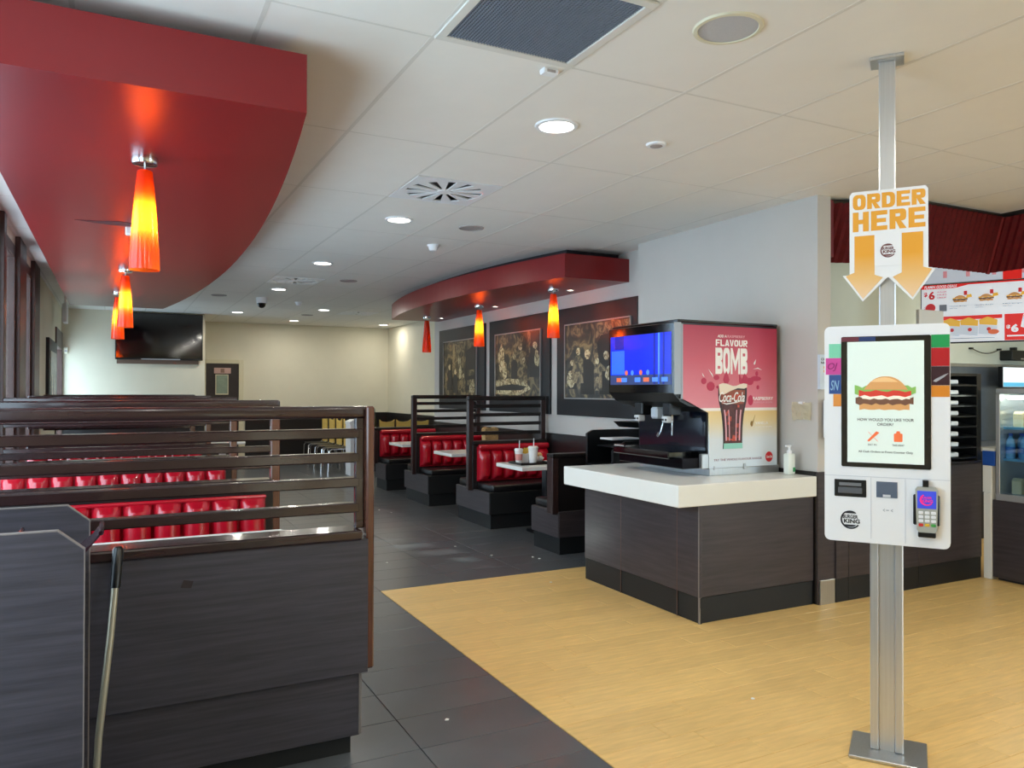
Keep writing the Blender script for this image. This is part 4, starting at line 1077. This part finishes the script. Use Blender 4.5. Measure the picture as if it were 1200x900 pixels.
text('ORDER?', -.035, .022, 1.304, 1.315, Yk, ink, scn, .006)
for s in (-1, 1):
    c_, x_ = (.7, -.05)
    KS([(x_-s*.017-.003, 1.245), (x_-s*.017+.003, 1.241), (x_+s*.019+.004, 1.277), (x_+s*.015-.003, 1.282)], ora, 'dine_in_icon', 1 if s < 0 else 2)
KS(rrect(.024, .054, 1.243, 1.275, .003, 2), ora, 'take_away_icon'); KS([(.031, 1.275), (.047, 1.275), (.044, 1.284), (.034, 1.284)], ora, 'take_away_icon', 2)
text('EAT IN', -.067, -.037, 1.226, 1.233, Yk, ink, scn); text('TAKE AWAY', .018, .060, 1.226, 1.233, Yk, ink, scn)
text('All Cash Orders at Front Counter Only', -.102, .090, 1.196, 1.206, Yk, ink, scn, .008)
# coloured sticker bands either side of the screen
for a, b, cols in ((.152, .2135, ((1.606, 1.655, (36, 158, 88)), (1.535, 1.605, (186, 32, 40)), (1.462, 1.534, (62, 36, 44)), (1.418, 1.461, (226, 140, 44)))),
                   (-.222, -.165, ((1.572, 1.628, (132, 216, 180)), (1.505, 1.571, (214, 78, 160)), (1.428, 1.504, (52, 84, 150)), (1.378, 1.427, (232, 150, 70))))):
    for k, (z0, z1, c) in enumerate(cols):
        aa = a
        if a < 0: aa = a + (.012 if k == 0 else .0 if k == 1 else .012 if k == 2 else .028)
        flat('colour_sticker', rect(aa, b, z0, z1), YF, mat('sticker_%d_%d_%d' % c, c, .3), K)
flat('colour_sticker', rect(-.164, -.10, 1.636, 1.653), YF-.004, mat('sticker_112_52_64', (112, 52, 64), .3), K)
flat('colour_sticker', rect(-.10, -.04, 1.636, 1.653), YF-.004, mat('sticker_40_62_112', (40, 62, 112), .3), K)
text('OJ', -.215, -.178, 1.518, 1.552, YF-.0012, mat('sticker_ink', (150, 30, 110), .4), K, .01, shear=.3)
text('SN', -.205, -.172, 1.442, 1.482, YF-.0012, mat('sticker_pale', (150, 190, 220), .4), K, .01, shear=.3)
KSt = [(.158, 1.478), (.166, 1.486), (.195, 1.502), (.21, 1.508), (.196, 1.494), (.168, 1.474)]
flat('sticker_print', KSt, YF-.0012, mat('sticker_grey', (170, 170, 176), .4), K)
# receipt printer, scanner window, reader mark
pr = ob('receipt_printer', bb(-.190, -.074, YF-.004, YF, 1.020, 1.088, bev=.002), black_m, K)
ob('paper_mouth', bb(-.176, -.088, YF-.010, YF-.004, 1.034, 1.058, bev=.002), mat('mouth_grey', (92, 94, 100), .3), pr)
ob('paper_mouth', bb(-.172, -.092, YF-.008, YF-.004, 1.064, 1.076), mat('mouth_grey2', (120, 122, 126), .3), pr)
ob('scanner_window', bb(-.038, .036, YF-.002, YF, 1.024, 1.086), mat('scanner_glass', (92, 104, 124), .1), K)
flat('scanner_mark', rect(-.015, .012, 1.026, 1.036), YF-.002, trim, K)
inkm = mat('mark_grey', (168, 172, 182), .5)
for x in (-.016, .012): flat('contactless_mark', [(x, .975), (x+.008, .969), (x+.008, .972), (x+.003, .975), (x+.008, .978), (x+.008, .981)], YF, inkm, K)
flat('contactless_mark', rect(-.004, .006, .9735, .9765), YF, inkm, K)
# round burger logo
def logo(par, cx, cz, r, y, m, m2, yk=.0008):
    lg = flat('logo_bun', disc(cx-.04*r, cz+.60*r, .62*r, .36*r, 14, 12, 168), y, m, par, th=yk)
    flat('logo_bun', disc(cx-.04*r, cz-.46*r, .60*r, .32*r, 14, 195, 345), y, m, par, th=yk)
    out = [(cx+r*math.cos(R(a)), cz+r*math.sin(R(a))) for a in range(120, 332, 12)]
    inn = [(cx+(r*.86)*math.cos(R(a))+.02*r, cz+(r*.86)*math.sin(R(a))+.03*r) for a in range(324, 118, -12)]
    flat('logo_swoosh', out+inn, y, m2, par, th=yk)
    text('BURGER', cx-.78*r, cx+.72*r, cz+.12*r, cz+.52*r, y-.0003, m, par, .03, th=yk)
    text('KING', cx-.66*r, cx+.92*r, cz-.38*r, cz+.06*r, y-.0003, m, par, .035, th=yk)
blk = mat('logo_black', (34, 32, 40), .4); brn = mat('logo_brown', (110, 60, 58), .5)
logo(K, -.131, .929, .037, YF, blk, blk)
# card terminal in its bay
ob('bay_plate', prism(nb(), rrect(.066, .210, .852, 1.098, .006), YF-.0015, YF), wplas_m, K)
ct = ob('card_terminal', prism(nb(), [(.102, .915), (.112, .900), (.160, .900), (.170, .915), (.174, 1.065), (.166, 1.076), (.104, 1.076), (.097, 1.065)], YF-.034, YF-.006), mat('terminal_silver', (186, 188, 182), .3, metal=.3), K)
ob('terminal_cradle', bb(.090, .180, YF-.020, YF, .93, 1.045, bev=.004), black_m, ct)
ob('terminal_arm', bb(.122, .142, YF-.024, YF, 1.06, 1.100), black_m, ct)
ob('card_slot', bb(.106, .166, YF-.036, YF-.004, .886, .906, bev=.003), black_m, ct)
tsx = ob('terminal_screen', bb(.104, .167, YF-.0355, YF-.033, .996, 1.062), mat('terminal_blue', (58, 72, 196), .2, emis=.5), ct)
for k in range(3):
    for j in range(4): ob('key', bb(.108+.021*k, .124+.021*k, YF-.037, YF-.034, .928+.0155*j, .939+.0155*j, bev=.002), wplas_m if j else mat('key_%d' % k, ((206, 50, 46), (226, 184, 60), (70, 160, 80))[k], .4), ct)
pk = mat('logo_pink', (232, 40, 130), .4, emis=.3)
flat('logo_ring', [(.1355+.024*math.cos(R(a)), 1.029+.022*math.sin(R(a))) for a in range(120, 330, 15)]+[(.137+.019*math.cos(R(a)), 1.030+.018*math.sin(R(a))) for a in range(330, 118, -15)], YF-.0355, pk, ct)
text('BURGER', .118, .152, 1.033, 1.041, YF-.0355, pk, ct, .02); text('KING', .120, .156, 1.019, 1.030, YF-.0355, pk, ct, .03)
# ORDER HERE sign hung on the post
sg_m = mat('sign_white', (238, 238, 240), .4); so_m = mat('sign_orange', (236, 164, 44), .4)
sgp = [(-.136, 1.905), (-.162, 1.905), (-.088, 1.798), (-.004, 1.885), (.003, 1.890), (.010, 1.885), (.090, 1.796), (.168, 1.912), (.144, 1.920), (.144, 2.226), (.134, 2.238), (-.126, 2.238), (-.136, 2.226)]
sg = ob('order_sign', prism(nb(), sgp, -.048, -.040), sg_m, K)
blocktext('ORDER', -.124, .134, 2.166, 2.226, -.048, so_m, sg, wt=.36, gap=.12); blocktext('HERE', -.124, .134, 2.078, 2.156, -.048, so_m, sg, wt=.36, gap=.14)
ag = ramp_z('arrow_print', [(0, (240, 206, 170)), (.35, (238, 190, 120)), (.7, (236, 164, 44)), (1, (236, 164, 44))], 1.80, 2.06, rough=.4)
flat('arrow_left', [(-.118, 2.060), (-.118, 1.915), (-.150, 1.902), (-.087, 1.808), (-.015, 1.890), (-.045, 1.902), (-.045, 2.060)], -.048, ag, sg)
flat('arrow_right', [(.052, 2.060), (.052, 1.905), (.020, 1.890), (.090, 1.806), (.156, 1.912), (.126, 1.922), (.126, 2.060)], -.048, ag, sg)
flat('logo_card', rrect(-.045, .052, 1.935, 2.072, .006), -.048, sg_m, sg, th=.003)
logo(sg, .004, 1.995, .028, -.051, brn, brn)

# ================================================================== SERVICE COUNTER, RACK, FRIDGE
t = thing('service_counter', 'dark service counter running behind the kiosk', 'counter', (0, 0, 0))
ob('carcass', bb(4.375, 5.98, 3.725, 4.2, .0, .88), kick_m, t)
for a, b in ((4.378, 4.50), (4.503, 5.24), (5.243, 5.985)):
    ob('front_panel', bb(a, b, 3.700, 3.725, .162, .88, bev=.002), lam_m, t)
    ob('kick_panel', bb(a, b, 3.706, 3.725, 0, .160), kick_m, t)
ob('counter_slab', bb(4.375, 5.985, 3.69, 4.2, .88, .905, bev=.004), bkwood_m, t)
t = thing('lid_rack', 'black upright rack of sloping shelves holding white cup lids', 'rack', (5.40, 3.70, .905))
ob('side_panel', bb(.53, .585, 0, .40, 0, .67, bev=.003), black_m, t); ob('side_panel', bb(0, .03, 0, .40, 0, .67, bev=.003), black_m, t)
ob('back_panel', bb(.03, .53, .38, .40, 0, .67), black_m, t); ob('top_panel', bb(.03, .53, 0, .40, .65, .67), black_m, t)
for k in range(8):
    z = .02+.079*k
    ob('shelf', prism(nb(), [(-.0, z), (.0, z+.012), (.38, z+.06), (.38, z+.048)], .03, .53, 'x'), black_m, t)
    ob('lid_stack', bb(.05, .325, .012, .25, z+.016, z+.048, bev=.006), mat('lid_white', (220, 228, 236), .4), t)
t = thing('white_partition', 'plain white upright panel standing behind the kiosk', 'partition', (0, 3.92, .905))
ob('panel', bb(5.56, 5.86, 0, .03, 0, 1.17, bev=.004), mat('partition_grey_white', (214, 214, 210), .5), t)
ob('foot', bb(5.58, 5.84, -.06, .09, 0, .015), steel_m, t)
# till-side wing facing the customers
t = thing('counter_end', 'white counter end post with blue stripe beside the display case', 'counter end', (0, 0, 0))
ob('end_post', bb(5.985, 6.05, 3.627, 3.685, 0, .66, bev=.003), white_m, t)
ob('white_panel', bb(6.0, 6.05, 3.63, 3.70, .66, .868, bev=.002), white_m, t)
ob('blue_stripe', bb(5.995, 6.06, 3.605, 3.70, .868, .98, bev=.002), mat('counter_blue', (36, 84, 172), .35), t)
ob('counter_shelf', bb(6.0, 6.6, 3.61, 3.70, .98, 1.0), white_m, t)
t = thing('till_counter', 'dark till counter under the glass display case', 'counter', (0, 0, 0))
ob('front_panel', bb(6.0, 6.03, .8, 3.625, .02, .61, bev=.002), lamy_m, t)
ob('carcass', bb(6.03, 6.6, .8, 3.60, 0, .60), kick_m, t)
FR = thing('display_fridge', 'glass-fronted chilled display case at the right edge', 'display fridge', (6.0, 2.7, .61))
fd = .9
ob('back', bb(.50, .53, 0, fd, 0, .85), steel_m, FR); ob('floor_panel', bb(0, .5, 0, fd, 0, .05, bev=.003), alu_m, FR)
ob('top_panel', bb(.0, .53, 0, fd, .81, .85, bev=.006), alu_m, FR)
ob('side_panel', bb(0, .53, fd-.03, fd, .05, .81, bev=.003), alu_m, FR); ob('side_panel', bb(0, .53, 0, .03, .05, .81, bev=.003), alu_m, FR)
for z in (.30, .54): ob('shelf', bb(.05, .5, .03, fd-.03, z, z+.018), mat('shelf_blue', (120, 180, 216), .3), FR)
ob('warm_tube', bb(.05, .09, .06, fd-.06, .77, .795), mat('lit_tube', (255, 240, 210), .4, emis=24), FR)
ob('glass_door', bb(.004, .012, .03, fd-.03, .05, .81), glass('fridge_glass', (225, 238, 245)), FR)
wat = mat('water_bottle_blue', (116, 176, 222), .15); capm = mat('cap_blue', (40, 90, 190), .4); labm = mat('bottle_label_blue', (60, 120, 200), .4)
def bottle_proto(nm, body, lab, cap):
    t = thing(nm, 'x', 'bottle')
    ob('bottle_body', lathe(nb(), [(.030, 0), (.033, .01), (.033, .11), (.026, .14), (.013, .165), (.013, .175)], n=16), body, t, True)
    ob('bottle_label', lathe(nb(), [(.0338, .04), (.0338, .09)], n=16, cap=False), lab, t, True)
    ob('cap', lathe(nb(), [(.015, .172), (.015, .19)], n=12), cap, t, True)
    return t
B0 = bottle_proto('water_bottle', wat, labm, capm); fst = True
for r_ in range(2):
    for k in range(7):
        b = B0 if fst else copy_tree(B0); fst = False
        b.location = (6.0+.09+.09*r_, 2.7+.84-.105*k-.03*r_, .61+.318)
        b['label'] = 'blue water bottle in the %s row of the display case, %s from the left' % (('front', 'back')[r_], ('first', 'second', 'third', 'fourth', 'fifth', 'sixth', 'seventh')[k]); b['group'] = 'water bottles in the display case'
yj = mat('juice_yellow', (240, 196, 40), .3)
def carton(x, y, z, m, lb):
    t = thing('juice_box', lb, 'juice box', (x, y, z), group='drink boxes in the display case')
    ob('box_body', bb(-.03, .03, -.035, .035, 0, .10, bev=.003), m, t); ob('box_top', prism(nb(), [(-.03, .10), (.03, .10), (0, .12)], -.035, .035), m, t)
crm = mat('carton_cream', (222, 206, 172), .5); brm = mat('carton_brown', (158, 118, 78), .5)
for k in range(5):
    carton(6.12, 3.50-.115*k, .61+.05, (crm, yj, brm, yj, crm)[k], 'small %s drink box on the bottom fridge shelf, %s from the left' % (('cream', 'yellow', 'brown', 'yellow', 'cream')[k], ('first', 'second', 'third', 'fourth', 'fifth')[k]))
for k in range(5):
    carton(6.14, 3.50-.115*k, .61+.558, (crm, brm, crm, brm, crm)[k], 'small %s drink box on the top fridge shelf, %s from the left' % (('cream', 'brown', 'cream', 'brown', 'cream')[k], ('first', 'second', 'third', 'fourth', 'fifth')[k]))

# ================================================================== AWNING
red_f = mat('dark_red_ribbed_fabric', (122, 18, 26), .7, var=.18, scale=30, bump=.1)
aw = thing('red_awning', 'dark red ribbed fabric awning above the service counter', 'awning', (0, 0, 0))
top = [(4.37, 3.765), (4.90, 3.47), (5.87, 3.46), (5.87, .9)]; bot = [(4.395, 3.93), (5.02, 3.67), (6.0, 3.66), (6.0, .9)]
for s in range(3):
    bm = nb(); n_ = int(math.hypot(top[s+1][0]-top[s][0], top[s+1][1]-top[s][1])/.028); rows = []
    nx, ny = bot[s+1][1]-bot[s][1], -(bot[s+1][0]-bot[s][0]); l_ = math.hypot(nx, ny); nx /= l_; ny /= l_
    if s == 0 or s == 1: pass
    for i in range(n_+1):
        f = i/n_; w_ = .007*(1 if i % 2 else -1)
        row = []
        for k in range(6):
            v = k/5
            x = (top[s][0]*(1-f)+top[s+1][0]*f)*(1-v)+(bot[s][0]*(1-f)+bot[s+1][0]*f)*v
            y = (top[s][1]*(1-f)+top[s+1][1]*f)*(1-v)+(bot[s][1]*(1-f)+bot[s+1][1]*f)*v
            z = 2.735+(2.35-2.735)*v
            row.append(bm.verts.new((x+nx*w_, y+ny*w_, z)))
        rows.append(row)
    for i in range(n_):
        for k in range(5): bm.faces.new((rows[i][k], rows[i+1][k], rows[i+1][k+1], rows[i][k+1]))
    bmesh.ops.solidify(bm, geom=bm.faces[:], thickness=.008)
    ob('fabric_panel', bm, red_f, aw)
    tr = nb()
    tube(tr, [(top[s][0], top[s][1]+.02, 2.745), (top[s+1][0], top[s+1][1]+.02, 2.745)], .018, 8)
    ob('shadow_gap_strip', tr, black_m, aw)  # black tube drawn in place of the shadow gap over the awning
    if s < 2: ob('corner_piping', tube(nb(), [(top[s+1][0]+.004, top[s+1][1]+.004, 2.737), (bot[s+1][0], bot[s+1][1]-.002, 2.348)], .016, 8), red_f, aw, True)
ob('return_board', bb(4.362, 4.40, 3.74, 4.2, 2.36, 2.75), mat('awning_board_red', (104, 14, 26), .5), aw)

# ================================================================== MENU SCREENS
Mn = thing('menu_board', 'lit red and white menu board with burgers and $6 deals', 'menu board', (6.85, 4.23, 0), R(-61.5))
mw = E_('menu_white', (226, 232, 240), .75); mr = E_('menu_red', (216, 40, 36), .75); mt_ = E_('menu_text_red', (206, 52, 56), .5); mg = E_('menu_text_grey', (120, 124, 136), .4); mo = E_('menu_fries', (236, 184, 70), .6)
ob('casing', bb(-.482, .95, 0, .05, 1.872, 2.415, bev=.003), black_m, Mn)
ms = ob('screen', bb(-.474, .94, -.003, 0, 1.884, 2.408), mw, Mn)
ob('upper_casing', bb(-.482, .95, .02, .07, 2.42, 2.74, bev=.003), alu_m, Mn)
ms2 = ob('upper_screen', bb(-.474, .94, .017, .021, 2.425, 2.735), E_('menu_pale', (206, 214, 228), .55), Mn)
def MS(pts, m, nm='menu_picture', k=1, p=None): return flat(nm, pts, -.003-.0012*(k-1), m, p or ms)
MS([(-.474, 2.408), (.94, 2.408), (.94, 2.397), (-.1, 2.395), (-.2, 2.372), (-.474, 2.372)], mr, 'header_band')
text('FLAMIN GOOD DEALS', -.45, -.19, 2.378, 2.402, -.0042, mw, ms, .02, shear=.2)
text('$', -.455, -.425, 2.300, 2.345, -.003, mt_, ms, .03); text('6', -.415, -.365, 2.275, 2.352, -.003, mt_, ms, .04)
for k in range(3): text(('BURGER', 'FRIES', 'DRINK')[k], -.345, -.27, 2.335-.026*k, 2.350-.026*k, -.003, mt_, ms)
text('$', -.45, -.425, 2.18, 2.215, -.003, mt_, ms, .03); MS(disc(-.40, 2.20, .04, .04), mt_, 'deal_disc'); MS(rect(-.33, -.27, 2.165, 2.225), mg, 'deal_cup')
def mburger(cx, cz, s, par=None):
    MS(wav(cx-.9*s, cx+.9*s, cz-.5*s, cz-.2*s, 6, .04*s), bun, 'bun_bottom', 1); MS(wav(cx-s, cx+s, cz-.2*s, cz+.02*s, 8, .05*s), pat, 'patty', 2)
    MS(wav(cx-s, cx+s, cz+.02*s, cz+.15*s, 8, .05*s, 1), mo, 'cheese', 3); MS([(cx-.85*s+1.7*s*i/8, cz+.12*s+.45*s*(1-(abs(i-4)/4.)**2)) for i in range(9)], bun, 'bun_top', 4)
    MS(rect(cx+.5*s, cx+.95*s, cz+.55*s, cz+1.2*s), mt_, 'cup_picture', 2); MS([(cx+.8*s, cz+.1*s), (cx+1.6*s, cz+.2*s), (cx+1.5*s, cz+.7*s), (cx+.9*s, cz+.6*s)], mo, 'fries_picture', 1)
for k, cx in enumerate((-.165, .035, .245, .47, .70)):
    mburger(cx, 2.27, .058)
    text(('Cheese Burger', 'Double Burger', 'BBQ Burger', 'Chicken Burger', 'Veggie Burger')[k], cx-.085, cx+.06, 2.200, 2.212, -.003, mg, ms, .01); text('with fries', cx-.085, cx-.02, 2.183, 2.193, -.003, mg, ms)
MS(rect(-.30, .155, 2.082, 2.116), mr, 'red_band'); MS(rect(.172, .94, 1.886, 2.116), mr, 'red_panel')
for cx in (-.24, -.10, .045):
    MS([(cx-.06, 2.02), (cx+.07, 2.00), (cx+.075, 2.07), (cx+.0, 2.10), (cx-.065, 2.075)], mo, 'meal_picture', 2); MS([(cx-.07, 1.95), (cx+.07, 1.93), (cx+.075, 2.02), (cx-.065, 2.035)], E_('box_white', (206, 216, 230), .6), 'box_picture', 3)
    MS(disc(cx+.01, 1.99, .016), mt_, 'box_logo', 4)
MS(disc(.09, 1.965, .042, .022), ora, 'price_badge', 5); MS(rect(-.30, .10, 1.912, 1.916), mg, 'menu_rule')
text('$', .185, .215, 1.985, 2.02, -.0042, mw, ms, .04); text('6', .22, .275, 1.955, 2.025, -.0042, mw, ms, .05); MS(rect(.19, .5, 1.918, 1.93), mw, 'menu_rule', 2)
MS([(.29, 2.0), (.45, 1.94), (.46, 2.08), (.31, 2.11)], mw, 'box_picture', 2); MS([(.31, 2.09), (.45, 2.07), (.44, 2.15), (.34, 2.16)], mo, 'fries_picture', 3)
for u in (-.3, -.12, .08, .3): flat('menu_text', rect(u, u+.03, 2.47, 2.53), .017, E_('menu_pale_red', (220, 150, 160), .5), ms2)
flat('red_tab', rect(.16, .30, 2.42, 2.6), .017, mr, ms2); text('deals', .18, .28, 2.50, 2.54, .0155, mw, ms2, .03)
ob('hanger', bb(-.2, -.17, .02, .05, 2.74, CZ+.0), black_m, Mn); ob('hanger', bb(.6, .63, .02, .05, 2.74, CZ), black_m, Mn)

# ================================================================== KITCHEN BACK WALL
ks_m = mat('kitchen_steel', (120, 132, 146), .3, metal=.6, var=.08, scale=5)
ob('steel_back', bb(7.2, 9.5, 5.18, 5.20, .9, 1.70), ks_m, wall_k); ob('shelf_rail', bb(7.2, 9.5, 5.17, 5.2, 1.70, 1.735, bev=.004), steel_m, wall_k)
t = thing('kitchen_worktop', 'low steel kitchen worktop along the back wall', 'worktop', (0, 5.17, 0))
ob('worktop', bb(7.2, 9.5, -.55, 0, .86, .9, bev=.004), steel_m, t); ob('cabinet', bb(7.2, 9.5, -.5, 0, 0, .86), kick_m, t)
t = thing('kitchen_monitor', 'bright white kitchen monitor with blue stripe', 'monitor', (8.76, 5.0, 1.48))
ob('casing', bb(-.30, .31, 0, .05, 0, .225, bev=.004), black_m, t); sc_ = ob('screen', bb(-.29, .30, -.003, 0, .008, .217), E_('kitchen_white', (236, 246, 252), 1.0), t)
flat('screen_band', rect(-.29, .30, .01, .055), -.003, E_('kitchen_cyan', (96, 190, 226), .9), sc_); ob('arm', bb(-.03, .03, .05, .17, .05, .15), black_m, t)
t = thing('frozen_drink_machine', 'pale blue frozen drink machine on the kitchen worktop', 'drinks machine', (8.62, 4.86, .90))
ob('body', bb(-.16, .16, -.12, .12, 0, .34, bev=.01), mat('pale_blue_plastic', (166, 198, 220), .3), t); ob('tank', bb(-.14, .14, -.11, .11, .34, .56, bev=.02), mat('tank_pale', (206, 226, 240), .15), t); ob('tap', bb(-.05, .05, -.16, -.12, .12, .28, bev=.006), black_m, t)
t = thing('receipt_printer_box', 'black ticket printer mounted on the white kitchen bulkhead', 'printer', (8.95, 5.2, 1.78))
ob('box_body', bb(-.21, .21, -.14, 0, 0, .11, bev=.008), black_m, t); ob('paper_slot', bb(-.05, .05, -.143, -.138, .01, .025), spk2_m, t); ob('bracket', bb(-.02, .02, -.06, 0, .11, .15), black_m, t)
t = thing('hanging_cable', 'thin dark cable drooping under the menu board', 'cable', (0, 0, 0))
ob('cable_run', tube(nb(), [(8.2+.5*i/8, 5.17, 1.90-.05*math.sin(PI*i/8)) for i in range(9)], .005, 6), black_m, t)
ob('cable_clip', bb(8.19, 8.215, 5.16, 5.2, 1.89, 1.91), black_m, t); ob('cable_clip', bb(8.69, 8.715, 5.16, 5.2, 1.89, 1.91), black_m, t)
